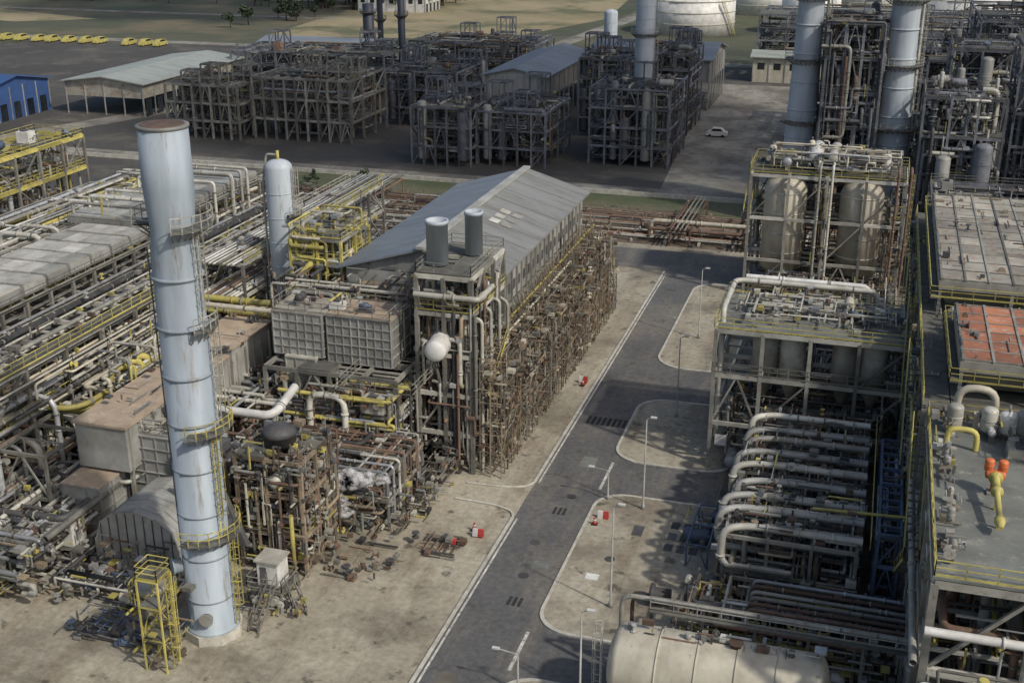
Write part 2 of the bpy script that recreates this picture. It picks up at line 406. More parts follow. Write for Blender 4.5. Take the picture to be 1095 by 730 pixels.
for x in(-15.5,-14.3,-13.1):
    for y in (100,102.2,104.4):pt.box(x,x+.8,y,y+1.3,.152,.19,'steel_dark')
pt.build()
pm=B('asphalt_patch')
y=64
while y<182:
    h=U(1,3.5);x=U(-30.3,-26)
    if not(123<y+h and y<130) and not(103<y+h and y<106) and not(86<y+h and y<89):
        w2=U(.8,2);pm.add([(x,y,.0635),(x+w2,y+.1,.0635),(x+w2-.1,y+h,.0635),(x+.1,y+h,.0635)],[(0,1,2,3)],random.choice(['deck','g_pad','g_asph']))
    y+=h+U(3,12)
pm.build()
# ------------------------------------------------------------ chimney stack
s=B('chimney_stack');x,y=-49.8,75.9
s.lathe((x,y,.05),(0,0,1),[(2.5,0),(2.5,.9)],'kerb',8,False)
s.lathe((x,y,0),(0,0,1),[(2.25,.9),(2.25,1.15),(1.95,1.2),(1.95,12),(1.9,12.01),(1.9,24),(1.86,24.01),(1.84,33.5),(1.66,35.2),(1.66,35.8),(1.88,38.8),(1.84,43.3)],'blue_grey',40)
s.lathe((x,y,0),(0,0,1),[(1.86,43.2),(1.93,43.25),(1.93,43.45),(1.6,43.45)],'clad',40)
s.lathe((x,y,0),(0,0,1),[(1.61,43.5),(1.55,41),(.02,39)],'rust',40)
for z in(4,8,12,16,20,24,28,32):
    s.lathe((x,y,0),(0,0,1),[(1.85,z-.12),(2.0,z-.1),(2.0,z+.1),(1.85,z+.12)],'blue_grey',40)
s.ringplat(x,y,36,1.7,3.0,-60,200,rm='pale');s.ringplat(x,y,19.5,2,3.1,-70,110);s.ringplat(x,y,28,2,2.7,-40,40,rm='pale');s.ringplat(x,y,10,2,3.0,-100,60)
s.ladder(x+2.2,y+.3,1,10,1,0);s.ladder(x+2.1,y-.6,10,19.5,1,-.1);s.ladder(x+2.15,y+.5,19.5,28,1,0,'pale');s.ladder(x+2.05,y-.4,28,36,1,0,'pale')
s.pipe([(x-2,y-.5,.5),(x-2.1,y-.5,34)],.06,'steel',6)
s.lathe((x-1.7,y-1.2,7),(-.7,-.7,0),[(.6,0),(.6,.7),(.75,.7),(.75,.8)],'blue_grey',14)
s.lathe((x+.6,y-1.8,2.6),(.2,-1,0),[(.5,0),(.5,.35),(.6,.35),(.6,.42)],'clad',14)
s.beam((x-2,y,36),(x-6,y,36.2),.15,'pale');s.beam((x-6,y,36.2),(x-6,y,37.6),.12,'yellow');s.beam((x-2,y,37),(x-6,y,37.1),.07,'pale')
s.build()
s=B('vertical_vessel');x,y=-68,127
s.vessel((x,y,6),(x,y,29),1.65,'blue_pale',32,.6);s.lathe((x,y,0),(0,0,1),[(1.9,0),(1.65,7)],'blue_pale',24)
s.ladder(x+1.8,y,6,28,1,0,'pale');s.ringplat(x,y,22.5,1.7,2.6,-40,60,rm='pale');s.ringplat(x,y,15,1.7,2.9,-60,150)
s.tube((x,y,28.5),(x,y,30),.2,'yellow',8);s.pipe([(x,y,29.5),(x-1.5,y,29.5),(x-2.2,y,26),(x-2.2,y,10)],.14,'pale',8)
s.build()
# ------------------------------------------------------------ turbine hall
s=B('turbine_hall')
XL,XR,XM,Y0,Y1=-57,-39,-47.5,121,161.7
def slope(x0,z0,x1,z1,ya,yb,t,m):
    s.add([(x0,ya,z0),(x1,ya,z1),(x1,yb,z1),(x0,yb,z0),(x0,ya,z0-t),(x1,ya,z1-t),(x1,yb,z1-t),(x0,yb,z0-t)],
      [(0,1,2,3),(7,6,5,4),(0,4,5,1),(1,5,6,2),(2,6,7,3),(3,7,4,0)],m)
slope(XL-.9,18.6,XM,21.6,Y0-.8,Y1+.8,.25,'roof_bluegrey');slope(XM,21.6,XR+.9,18.8,Y0-.8,Y1+.8,.25,'roof_grey_lit')  # sun side painted lighter grey, shaded side darker blue-grey, on one roof
s.box(XM-.5,XM+.5,Y0-1,Y1+1,21.55,21.85,'clad')
def rz(x):return 21.6-(x-XM)*(2.8/(XR+.9-XM))
for yy in lin(Y0+2,Y1-2,8):s.add([(XM+.5,yy-.06,rz(XM+.5)+.05),(XR+.9,yy-.06,rz(XR+.9)+.05),(XR+.9,yy+.06,rz(XR+.9)+.05),(XM+.5,yy+.06,rz(XM+.5)+.05)],[(0,1,2,3)],'clad')
for yy in(137.3,139.5,141.7):
    for xx in(-44.2,-42.6):
        s.add([(xx-.6,yy-.75,rz(xx-.6)+.08),(xx+.6,yy-.75,rz(xx+.6)+.08),(xx+.6,yy+.75,rz(xx+.6)+.08),(xx-.6,yy+.75,rz(xx-.6)+.08)],[(0,1,2,3)],'pale')
s.box(XL,XL+.25,Y0,Y1,0,18.5,'hall_wall')
n=20
for i in range(n):
    a=Y0+(Y1-Y0)*i/n;b2=Y0+(Y1-Y0)*(i+1)/n
    s.box(XR-.2,XR,a+.02,b2-.02,14.2,18.3,'hall_wall');s.box(XR-.25,XR-.05,a+.02,b2-.02,9.4,13.4,'hall_wall')
    if i%3==1:s.box(XR-.3,XR-.1,a,b2,4.5,8.5,'hall_wall')
    s.box(XR-.1,XR+.22,a-.12,a+.12,0,18.5,'steel')
    s.box(XR,XR+.04,a+.4,b2-.4,15.2,16.4,'clad_dark')
for z in(9.1,13.8,18.5):s.box(XR-.1,XR+.3,Y0,Y1,z-.15,z+.15,'steel')
s.box(XR-3,XR-2.8,Y0,Y1,0,17.5,'dark_hole')  # near-black sheet paints the shade of the hall interior
for yy in(Y0,Y1):
    s.box(XL+.25,XR-.25,yy-.12,yy+.12,8,18.4,'hall_wall')
    s.add([(XL,yy-.1,18.4),(XR,yy-.1,18.6),(XM,yy-.1,21.3)],[(0,1,2)],'hall_wall')
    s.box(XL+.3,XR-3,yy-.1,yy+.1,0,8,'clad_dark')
s.build()
s=B('scaffolding')
ys=lin(110,167,48)
for yy in ys:
    for x,h in((-38.4,15),(-37.2,13),(-36,11.5),(-34.8,8.5)):
        if R()<.88:s.beam((x,yy+U(-.2,.2),0),(x,yy+U(-.2,.2),h+U(-2.5,1.5)),U(.08,.15),random.choice(['brown_steel','brown_steel','steel','brown_steel']))
    for z in lin(1.5,13.5,7):
        xe=-34.8 if z<8 else -36
        if R()<.7:s.beam((-38.4,yy,z),(xe,yy,z),.09,'brown_steel')
    if R()<.7:s.beam((-38.4,yy,14.5),(-34.6,yy+U(-1,1),U(0,4)),.09,'brown_steel')
for z in lin(1.5,14,8):
    for x,h in((-38.4,15),(-36,11.5),(-34.8,8.5)):
        if z<h:
            for a,b2 in zip(ys[:-1:4],ys[4::4]):
                if R()<.75:s.beam((x,a,z),(x,b2,z+U(-.3,.3)),.1,random.choice(['brown_steel','steel','rust']))
for i in range(0,len(ys)-2,2):
    for z in(0,2.5,5,7.5,10):
        if R()<.6:
            x=-34.8 if z<6 else -36;a,b2=(ys[i],ys[i+2]) if R()<.5 else (ys[i+2],ys[i]);s.beam((x,a,z),(x,b2,z+2.5),.08,'brown_steel')
s.fine(-38.5,-34.5,110,167,.5,13,2000,('brown_steel','brown_steel','brown_steel','steel','brown_steel','grate','cream','rust'))
s.clutter(-38.3,-35,112,166,.5,12,40,(.05,.11),('brown_steel','rust','brown_steel','steel'))
s.build()
s=B('pipe_gantry')
for z,x in((11.5,-37),(12.3,-37.6),(5,-37.2)):
    s.pipe([(x,112,z),(x,150,z),(x,150,z-1),(x,168,z-1)],.16,random.choice(['cream','rust']),8)
s.pipe([(-38.2,118,13.1),(-38.2,166,13.1)],.14,'yellow',8)
for yy in lin(112,166,9):s.beam((-38.5,yy,0),(-38.5,yy,13),.25,'steel')
s.build()
# ------------------------------------------------------------ process structure A
s=B('process_structure')
s.frame(lin(-44,-38,2),lin(110,121,3),[4.5,9,13.5,18,22],.42,'steel',.4,floors=(1,3,4),m2='pale',part=.6)
s.railrect(-44,-38,110,121,22.4,'steel');s.railrect(-44.2,-37.8,109.8,121,18.4,'yellow')
s.clutter(-44.5,-37.5,109.5,120,1,21,200,(.07,.24),('pale','steel','pale','rust','steel_dark','cream','brown_steel'))
for x,y,r in((-42.7,113,1.15),(-40.2,117.5,.95)):
    s.lathe((x,y,0),(0,0,1),[(r,22.5),(r,26.8),(r+.08,26.8),(r+.08,27.2),(r-.1,27.2),(r-.12,26)],'blue_pale',20);s.lathe((x,y,0),(0,0,1),[(r-.12,26.2),(.02,26.1)],'dark_hole',12)
s.lathe((-43.3,116,0),(0,0,1),[(.7,22.5),(.7,25.4),(.02,25.6)],'blue_pale',16)
for yy in(111,114,117,120):s.pipe([(-37.2,yy,0),(-37.2,yy,17+U(-2,3)),(-40,yy,18)],.2,'pale',8)
s.pipe([(-44,109.3,20.2),(-38,109.3,20.2),(-37,109.3,20.2),(-37,114,20.2)],.3,'pale',10)
s.equip(-43.5,-38.5,111,120,9.4,6);s.equip(-43.5,-38.5,111,120,18.4,6)
s.stair((-37,111,9),(-37,118,13.5),1)
s.vessel((-41.0,106.8,14.9),(-41.6,112,14.9),1.15,'white',24,.5)
s.build()
s=B('process_structure')
s.frame(lin(-60,-45,4),lin(106,119,3),[4,8,11.5],.4,'steel',.35,floors=(2,),part=.4)
s.clutter(-60,-44,104,118,.5,11,210,(.08,.28))
s.equip(-59,-46,106,118,4,8);s.equip(-50,-42,104,108,8.4,3);s.railrect(-50,-42,103,109,11.6,'steel')
s.build()
def panelbox(s,x0,x1,y0,y1,z0,z1,nx,nz,m='clad',top='clad',rib='steel_dark'):
    s.box(x0,x1,y0,y1,z0,z1,m);s.box(x0-.1,x1+.1,y0-.1,y1+.1,z1,z1+.15,top)
    for i in range(nx+1):
        x=x0+(x1-x0)*i/nx;s.box(x-.05,x+.05,y0-.12,y0-.01,z0,z1-.003,rib)
    for i in range(nz+1):
        z=z0+(z1-z0)*i/nz;s.box(x0-.02,x1+.02,y0-.15,y0-.02,z-.04,z+.04,rib);s.box(x1+.01,x1+.13,y0,y1,z-.04,z+.04,rib);s.box(x0-.13,x0-.01,y0,y1,z-.04,z+.04,rib)
    ny=max(1,int((y1-y0)/1.6))
    for i in range(ny+1):
        yy=y0+(y1-y0)*i/ny
        s.box(x1+.02,x1+.15,yy-.05,yy+.05,z0,z1-.004,rib);s.box(x0-.15,x0-.02,yy-.05,yy+.05,z0,z1-.004,rib)
s=B('exhaust_silencer')
panelbox(s,-60,-54.3,108.5,113.5,12.2,17,6,5,'clad','khaki_panel','clad');panelbox(s,-53.8,-46.5,108.8,114,11.8,17,8,5,'clad','tan_top','clad')
panelbox(s,-58.5,-55,108,112,8,12.1,3,3,'pale','pale','pale')
s.railrect(-60,-46.5,108.5,114,17.2,'steel');s.equip(-59,-47,110,113,17.2,3,1.2);s.build()
s=B('exhaust_duct')
s.box(-70,-64.5,87,106,7.5,12,'clad');s.box(-70.2,-64.3,86.8,106.2,12,12.25,'tan_top')
s.box(-70,-64.5,107,120,8,12.5,'clad');s.box(-70.2,-64.3,106.8,120.2,12.5,12.75,'tan_top')
for i in range(18):
    yy=87.5+i*1.85;s.box(-64.5,-64.3,yy-.1,yy+.1,7.5,11.9,'pale')
for x in(-69.5,-65):
    for yy in lin(88,119,7):s.beam((x,yy,0),(x,yy,8),.35,'steel')
s.clutter(-70,-64,87,120,1,7.5,60,(.1,.35));s.fine(-70,-64.5,88,119,12.3,13.2,60)
s.build()
s=B('boiler_casing')
def archduct(x0,x1,y0,y1,z0,zt,m):
    W=(x1-x0);pr=[(x0,z0),(x0,z0+(zt-z0)*.45)]
    for i in range(1,6):
        a=math.pi*(1-i/6);pr.append(((x0+x1)/2+W/2*math.cos(a),z0+(zt-z0)*(.45+.55*math.sin(a))))
    pr+=[(x1,z0+(zt-z0)*.45),(x1,z0)]
    k=len(pr);vs=[(x,y0,z) for x,z in pr]+[(x,y1,z) for x,z in pr]
    fs=[(i,i+1,k+i+1,k+i) for i in range(k-1)]+[tuple(range(k))[::-1],tuple(range(k,2*k))]
    s.add(vs,fs,m)
    for yy in lin(y0,y1,9):
        for (a,b),(c,d) in zip(pr[:-1],pr[1:]):s.beam((a,yy,b),(c,yy,d),.12,'clad')
    for x in lin(x0+.6,x1-.6,8):s.beam((x,y0-.05,z0),(x,y0-.05,z0+(zt-z0)*(.45+.5*math.sqrt(max(0,1-((x-(x0+x1)/2)/(W/2))**2)))),.08,'steel_dark')
archduct(-64.5,-56,81,88,1.2,7.2,'clad')
panelbox(s,-65.5,-60,89,96,3,10.5,4,6,'clad','pale','clad')
panelbox(s,-70,-66,84,90,2,7,3,4,'clad','tan_top','clad')
s.box(-60,-56.4,88,92,5.5,10,'clad_dark')
s.pipe([(-63,93,10.5),(-63,93,13),(-58,93,13),(-58,93,6)],.5,'silver',12)
for x in(-64,-60,-57):
    for yy in(82,87):s.beam((x,yy,0),(x,yy,1.4),.4,'steel')
s.railrect(-65.5,-60,89,96,10.7,'steel');s.fine(-66,-56,79,81,.2,5,60);s.fine(-65,-60,89,96,10.6,12,40)
s.build()
s=B('compressor_house')
s.frame([-52.5,-49.5,-46],[86,89,92],[4,8,11.5],.3,'brown_steel',.5,floors=(0,1,2),m2='brown_steel',part=.45)
s.lathe((-49.5,89,11.9),(0,0,1),[(1.5,0),(1.5,.9),(1.7,.95),(1.4,1.4),(.8,1.8),(.05,1.9)],'steel_dark',18)
s.clutter(-53,-45.5,85.5,93,.5,12,150,(.06,.2),('brown_steel','steel','steel','pale','brown_steel','rust','steel_dark'))
s.fine(-53,-45.5,85,93,.5,13,450,('brown_steel','steel','yellow','steel_dark','steel','rust','pale'))
s.add([(-56.5,84,10.5),(-53.6,84,10.5),(-50.8,84,3.5),(-53.6,84,3.5),(-56.5,84.6,10.5),(-53.6,84.6,10.5),(-50.8,84.6,3.5),(-53.6,84.6,3.5)],[(0,1,2,3),(7,6,5,4),(0,4,5,1),(1,5,6,2),(2,6,7,3),(3,7,4,0)],'clad_dark')
s.frame([-56,-54],[84.8,87],[5,10.3],.25,'brown_steel',.6)
s.railrect(-52.5,-46,86,92,4.3);s.railrect(-52.5,-46,86,92,8.3,'brown_steel');s.equip(-52,-47,86.5,91,8.3,3);s.equip(-52,-47,86.5,91,4.3,4)
s.tube((-46.6,84.8,0),(-46.6,84.8,7),.2,'yellow',10);s.build()
s=B('process_piping')
s.clutter(-60,-42,94,106,.4,6.5,260,(.07,.24),('pale','steel','rust','brown_steel','silver','steel_dark','steel'))
s.frame(lin(-60,-42,5),[96,100,104],[3.2,6],.25,'steel',.2)
s.equip(-59,-44,95,105,.1,16,3,('pale','clad','silver','steel','steel_dark','brown_steel'))
for i in range(6):
    yy=96+i*1.5;s.pipe([(-60,yy,6.4),(-43,yy,6.4),(-42,yy,6.4),(-42,yy,1)],.16,random.choice(['pale','silver','rust']),8)
s.pipe([(-63.5,98,12),(-63.5,98,9.8),(-58,98,9.8),(-55,98,9.8),(-55,103,11)],.45,'white',12,bend=1.6)
s.pipe([(-54,104,5),(-54,104,10),(-50,104,10),(-50,104,4)],.35,'pale',10,bend=1.4)
s.fine(-43,-39,97,110,.1,3,160);s.fine(-46,-38.5,86,97,.05,.9,70,('steel_dark','brown_steel','steel','rust'))
s.build()
s=B('valve_pit')
s.box(-37.5,-34.2,93,93.2,.1,.4,'steel_dark');s.box(-37.5,-34.2,95.4,95.6,.1,.4,'steel_dark')
for i in range(5):s.tube((-37.3+i*.7,93,.4),(-37.3+i*.7,95.6,.4),.08,'rust',6)
s.box(-35.3,-34.8,95,95.5,.1,.7,'red');s.fine(-38,-34,92.5,96.5,.1,.6,25,('steel_dark','rust','steel','brown_steel'));s.build()
# ------------------------------------------------------------ left rack
s=B('pipe_rack')
s.frame([-100,-93,-86,-78],lin(72,160,14),[5,10,15],.4,'steel',.22,m2='pale')
for z,rng in((5.4,14),(10.4,16),(15.4,18)):
    for i in range(rng):
        x=U(-99.5,-78.5);r=U(.1,.3);s.pipe([(x,70,z+r),(x,U(110,150),z+r),(x+U(-2,2),162,z+r)] if R()<.6 else [(x,70,z+r),(x,162,z+r)],r,random.choice(['pale','silver','pale','steel','rust','cream','steel_dark','yellow']),8)
s.rail([(-77.6,72,15.4),(-77.6,160,15.4)]);s.rail([(-77.6,72,10.4),(-77.6,160,10.4)])
s.box(-79.6,-77.5,72,160,15.25,15.35,'grate');s.box(-79.4,-77.5,72,160,10.25,10.33,'grate')
s.clutter(-85,-76.5,72,150,1,14,240,(.08,.26),('pale','pale','steel','silver','rust','cream','steel_dark'))
s.fine(-100,-78,72,160,15.4,17,350);s.fine(-79,-76.5,72,150,.5,15,500)
for i in range(9):
    yy=74+i*3.1+U(-.5,.5);z=U(8,14);s.pipe([(-83,yy,z-5),(-83,yy,z),(-76.3,yy,z),(-76.3,yy,U(1,3))],U(.2,.38),random.choice(['pale','white','silver']),10,bend=1.6)
s.build()
s=B('air_cooler')
s.frame([-96,-86],lin(94,126,8),[17.5],.35,'steel',0,base=15)
for i in range(8):
    a=94.2+i*4
    s.box(-95.8,-86.2,a,a+3.6,18,19.1,'clad')
    for j in range(4):s.box(-95.6+j*2.35,-93.4+j*2.35,a+.1,a+3.5,19.12,19.3,'pale')
s.railrect(-97,-85.5,93.5,126.5,17.8,'steel')
s.build()
s=B('air_cooler')
s.frame([-100,-88],lin(128,158,6),[18],.35,'steel',0,base=15)
for i in range(6):
    a=128.3+i*5
    s.box(-99.8,-88.2,a,a+4.6,18.3,19.3,'clad')
    for j in range(5):s.box(-99.6+j*2.3,-97.5+j*2.3,a+.1,a+4.5,19.3,19.45,'clad')
for i in range(10):
    yy=U(128,158);s.pipe([(-99,yy,19.5),(-99,yy,21),(-89,yy,21),(-87,yy,21),(-87,yy,15)],.22,'pale',8)
s.railrect(-100.5,-87.5,127.5,158.5,18.3,'steel');s.build()
s=B('process_piping')
for i in range(14):
    yy=76+i*3.7;z=17+U(0,2.5);s.pipe([(-104,yy,16),(-104,yy,z),(-98,yy,z),(-98,yy,15.5)],U(.22,.34),random.choice(['pale','silver','pale']),8,bend=1.2)
s.clutter(-112,-98,95,160,14,18.5,130,(.08,.25),('pale','silver','white','pale','yellow','steel'))
s.frame([-115,-107,-100.5],lin(90,160,9),[7,14],.4,'steel',.2)
s.equip(-114,-101,95,158,14.4,20,2.5);s.build()
s=B('pipe_rack')
s.frame([-76,-71],lin(122,165,8),[8,13,17],.35,'steel',.3,m2='pale')
for z in(8.4,13.4,17.4):
    for i in range(8):
        x=-75.6+i*.62;r=U(.1,.22);s.tube((x,120,z+r),(x,168,z+r),r,random.choice(['pale','silver','rust','pale','steel']),8)
s.rail([(-70.8,122,17.4),(-70.8,165,17.4)]);s.rail([(-76.2,122,17.4),(-76.2,165,17.4)],'pale');s.fine(-76,-70.5,122,165,8,18.5,300);s.build()
s=B('yellow_gas_piping')
s.frame([-64.5,-61,-58],[122,126,130],[8,14,18,21],.3,'yellow',.4,m2='steel',floors=(2,3),part=.5)
s.railrect(-64.5,-58,122,130,21.3);s.railrect(-64.5,-58,122,130,18.3)
s.clutter(-65,-57.5,121.5,130,12,23,50,(.12,.3),('yellow','yellow','pale','cream'))
s.pipe([(-76,118,14),(-66,118,14),(-62,118,14.5),(-62,118,17),(-62,122,18)],.4,'yellow',12,bend=1.5)
s.pipe([(-78,116.5,13.2),(-66,116.5,13.2),(-60.5,116.5,13.2),(-60.5,116.5,17)],.32,'yellow',12,bend=1.5)
s.pipe([(-76,114.5,14.5),(-61,114.5,14.5),(-61,114.5,17)],.3,'cream',12,bend=1.3)
for i in range(3):
    yy=98+i*1.5;s.pipe([(-80,yy,8),(-75,yy,8),(-73.8,yy,9),(-73.8,yy+.1,12.5),(-72.5,yy+2.5,12.5),(-72.5,yy+3,8)],.36,'yellow',12,bend=1.3)
for i in range(3):
    s.pipe([(-84,92.5+i*.9,10.3-i*.6),(-75.5,92.5+i*.9,10.3-i*.6),(-74,94+i*.9,10.3-i*.6),(-74,99,10.3-i*.6)],.3,'yellow',10,bend=1.2)
s.clutter(-77,-71,96,118,4,14,55,(.08,.25),('yellow','steel','pale','cream'))
s.frame([-77,-71.5],lin(84,120,6),[5,9.5],.3,'steel',.3)
s.build()
s=B('process_piping')
s.clutter(-78,-56,100,121,1,9,170,(.1,.3),('steel','pale','rust','silver','steel_dark'))
s.clutter(-64,-46,114,121,6,19,90,(.1,.25),('steel','pale','rust','steel_dark','brown_steel'))
s.clutter(-77,-66,74,92,.5,6,150,(.08,.26),('pale','steel','silver','steel_dark','steel'))
s.clutter(-66,-54,76,82,.2,2.2,45,(.06,.15),('steel','steel_dark','blue_steel','pale'))
s.equip(-76,-58,76,84,.1,12,2.2)
s.build()
s=B('steel_structure')
s.frame([-130,-126,-121],lin(140,162,4),[7,12,17,22],.4,'steel',.4,floors=(1,3),m2='yellow',part=.5)
s.railrect(-130,-121,140,162,22.3);s.railrect(-130,-121,140,162,17.3);s.clutter(-130,-121,140,162,1,21,80);s.equip(-129,-122,141,161,22.3,6,3);s.build()
s=B('green_vessel');s.vessel((-71.5,74,.8),(-71.5,74,4),1.1,'green',20);s.frame([-72.6,-70.4],[73,75],[.8],.2,'steel',0);s.railrect(-73,-70,72.4,75.6,1.0);s.build()
s=B('control_cabinet')
s.box(-48.6,-46.6,81.6,83.6,1.4,3.8,'white');s.box(-48.8,-46.4,81.4,83.8,3.8,3.95,'pale');s.box(-48.3,-47.7,81.55,81.6,1.5,3.3,'clad_dark')
s.frame([-49.4,-46],[81,84.4],[1.2],.18,'steel',.5);s.box(-49.4,-46,81,84.4,1.3,1.38,'grate');s.railrect(-49.4,-46,81,84.4,1.4,'steel')
s.stair((-46.5,76.6,.1),(-46.6,80.6,2.6),.9,'steel');s.stair((-43.6,80,.1),(-46,82.6,1.3),.9,'steel')
s.fine(-50,-43.5,79,81.5,.1,1.3,60);s.build()
s=B('control_cabinet');s.box(-69.2,-66.4,80,82,3,5.3,'white');s.box(-69.4,-66.2,79.8,82.2,5.3,5.45,'pale');s.box(-68.8,-68,79.95,80,3.2,4.8,'clad_dark');s.frame([-69.4,-66.2],[79.8,82.2],[2.9],.22,'steel',.5);s.build()
s=B('access_tower')
s.frame([-52.3,-50.4],[69.5,71.4],[3,6,8.5],.13,'yellow',.5,floors=(0,1,2),part=.6);s.railrect(-52.3,-50.4,69.5,71.4,8.6)
s.ladder(-50.2,70.5,0,8.6,1,0);s.lathe((-53,72.5,0),(0,0,1),[(1.1,5.3),(1.3,5.6),(1.3,6.1),(1.1,6.2)],'pale',16);s.tube((-53,72.5,0),(-53,72.5,5.5),.25,'yellow',8)
s.ringplat(-53,72.5,5.2,.5,1.9,0,360);s.fine(-54,-50,69,73.5,.2,6,60,('yellow','brown_steel','steel'));s.build()
s=B('pipe_stack')
for i in range(18):s.tube((-60+U(-1,1),73+U(-1.2,1.2),.3+.12*(i%4)),(-54.5+U(-1,1),72.5+U(-1.2,1.2),.3+.12*(i%4)),.1,random.choice(['steel','blue_steel','steel_dark']),6)
s.build()
s=B('steel_offcuts');s.fine(-62,-53,71,75,.05,1.2,90,('steel_dark','steel','blue_steel'));s.build()
# ------------------------------------------------------------ silo structure
s=B('silo_structure')
s.frame(lin(-17.4,4.8,4),[179,184.5,190],[6,12.5,19],.4,'steel',.3,m2='pale')
s.box(-17.4,4.8,181,190,19.25,19.35,'grate')
for x in(-12.4,-1.2):
    s.lathe((x,182.6,0),(0,0,1),[(.5,1.2),(3.0,4.4),(3.15,4.4),(3.15,16.6),(2.6,17.8),(.6,18.6)],'cream',36)
    for z in(7,10,13,16.2):s.lathe((x,182.6,0),(0,0,1),[(3.15,z-.08),(3.22,z-.06),(3.22,z+.06),(3.15,z+.08)],'pale',36)
s.railrect(-17.6,5,178.8,190.2,19.5,'yellow')
s.equip(-16,3,182,189,19.4,18,3.2,('pale','cream','silver','white'));s.vessel((-8.5,182,21.4),(-8.5,191,21.4),1.0,'white',18);s.vessel((-5.8,182,21.4),(-5.8,191,21.4),.9,'pale',18)
s.clutter(-17.5,5,186,190,1,16,60);s.clutter(-16,4,181,189,19.5,22.5,40,(.08,.2),('pale','cream','steel','silver'))
s.clutter(-17.5,5,179,180,1,4,30);s.clutter(-8,-5.5,178.5,182,1,18,20,(.06,.16));s.clutter(2.5,5.5,178.5,184,1,18,25,(.06,.18))
for x in(-7.4,-5.6,3.6,5.3):s.pipe([(x,178.2,1),(x,178.2,21),(x,181,21)],.2,random.choice(['pale','cream','rust']),8)
s.stair((-17.8,180,12.9),(-17.8,188,19),1);s.ladder(5.4,186,6,19,1,0);s.build()
# ---- vessel structure
s=B('vessel_structure')
s.frame(lin(-14,5.4,4),[119,125,131],[5.5,11,16],.38,'steel',.7,m2='pale')
s.box(-13.9,5.3,119.2,130.8,16.25,16.33,'deck')
s.railrect(-14.2,5.6,118.8,131.2,16.4,'yellow');s.railrect(-14.2,5.6,118.8,131.2,11.4,'steel')
for x in(-9.1,-6.2,-.8,2.2):
    s.lathe((x,122.6,0),(0,0,1),[(.3,7.6),(1.3,10.2),(1.35,10.2),(1.35,14.8),(1.0,15.4),(.3,15.8)],'pale',20)
s.pipe([(-13.6,121,3),(-13.6,121,17.9),(-13.6,131,17.9),(2,131,17.9),(2,131,13)],.3,'pale',12,bend=1.2)
s.pipe([(-12.5,131.6,18.2),(1,131.6,18.2),(1,131.6,10)],.28,'white',10,bend=1)
s.clutter(-13,5,119,131,1,8,100,(.06,.2),('pale','steel','cream','rust','steel_dark'));s.equip(-9,3,123,128,16.5,5,2.0,('pale','cream','clad'));s.clutter(-12,5,121,130,16.5,17.6,22,(.05,.12),('pale','steel','pale'))
s.fine(-13,5,120,130,16.5,17.5,120,('pale','steel','clad','cream'))
s.box(-13.4,-12.2,118.7,118.8,3,4.2,'white');s.equip(-13,4,119,130,.1,12,3)
s.build()
s=B('pipe_rack')
s.frame(lin(-12,5,4),lin(135,176,7),[4],.35,'steel',.3)
for i in range(16):
    x=-11.5+i*1.05;r=U(.1,.24);s.tube((x,134,4.4+r),(x,177,4.4+r),r,random.choice(['pale','steel','rust','silver','cream','steel_dark']),8)
s.clutter(-12,5,134,177,.5,6,130);s.equip(-15,5,136,176,.1,25,3);s.build()
# hairpin exchanger bank
s=B('hairpin_exchanger_bank')
s.frame(lin(-9,2,3),lin(92,117,6),[4,7.4],.3,'steel',.3)
for i in range(9):
    yy=92.8+i*2.9;z=8.3+U(-.2,.2);m=random.choice(['pale','pale','clad','clad']);x=-7.6+U(-.5,.5)
    s.pipe([(2.4,yy,z),(x,yy,z),(x-1.8,yy-.9,z-.1),(x-1.9,yy-1.2,z-3.4),(-3,yy-1.2,z-3.4)],.32,m,12,bend=1.3)
    s.pipe([(2.4,yy+1.3,z-.4),(x+1.6,yy+1.3,z-.4),(x,yy+.8,z-.8),(x,yy+.8,z-4.5)],.22,random.choice(['pale','cream','rust','clad']),10,bend=1)
    for xx in(-5.5,-1.5,1.5):s.box(xx-.1,xx+.1,yy-.5,yy+1.8,7.5,7.95,'steel')
s.clutter(-10,2.5,91,117,.5,7,150,(.06,.18),('pale','steel','silver','steel_dark','brown_steel'));s.rail([(3,92,8),(3,117,8)]);s.fine(-9,2.5,92,117,7,9,320)
s.equip(-10,2,92,116,.1,14,2.5);s.build()
s=B('blue_equipment_frame')
s.frame([3.6,5.4],lin(93,112,6),[3,6,9],.28,'blue_steel',.4);s.clutter(3.5,5.6,93,112,.5,9,60,(.06,.16),('blue_steel','silver','steel','pale'))
s.frame([-13,-11],[98,102,106],[2.4],.18,'blue_steel',.4);s.equip(-12.7,-11,98,106,.1,6,2,('blue_steel','steel'));s.build()
s=B('process_piping')
for i in range(7):
    z=5+.0*i;yy=84+i*.9;s.pipe([(-6,yy,1),(-6,yy,z),(9,yy,z),(9,yy,12)],.18,random.choice(['pale','steel','rust','yellow' if i==3 else 'silver']),8)
s.pipe([(-2,96,9),(7,96,9.4),(9,96,9.4)],.14,'yellow',8)
s.clutter(-12,6,82,91,.4,4.5,110,(.06,.2));s.equip(-12,4,82,90,.1,12,2);s.frame(lin(-8,6,4),[83,90],[4.6],.28,'steel',.3)
s.lathe((-15,91,1),(1,0,0),[(1,0),(1,.3),(.7,.4),(.7,1.8)],'steel_dark',16)
s.build()
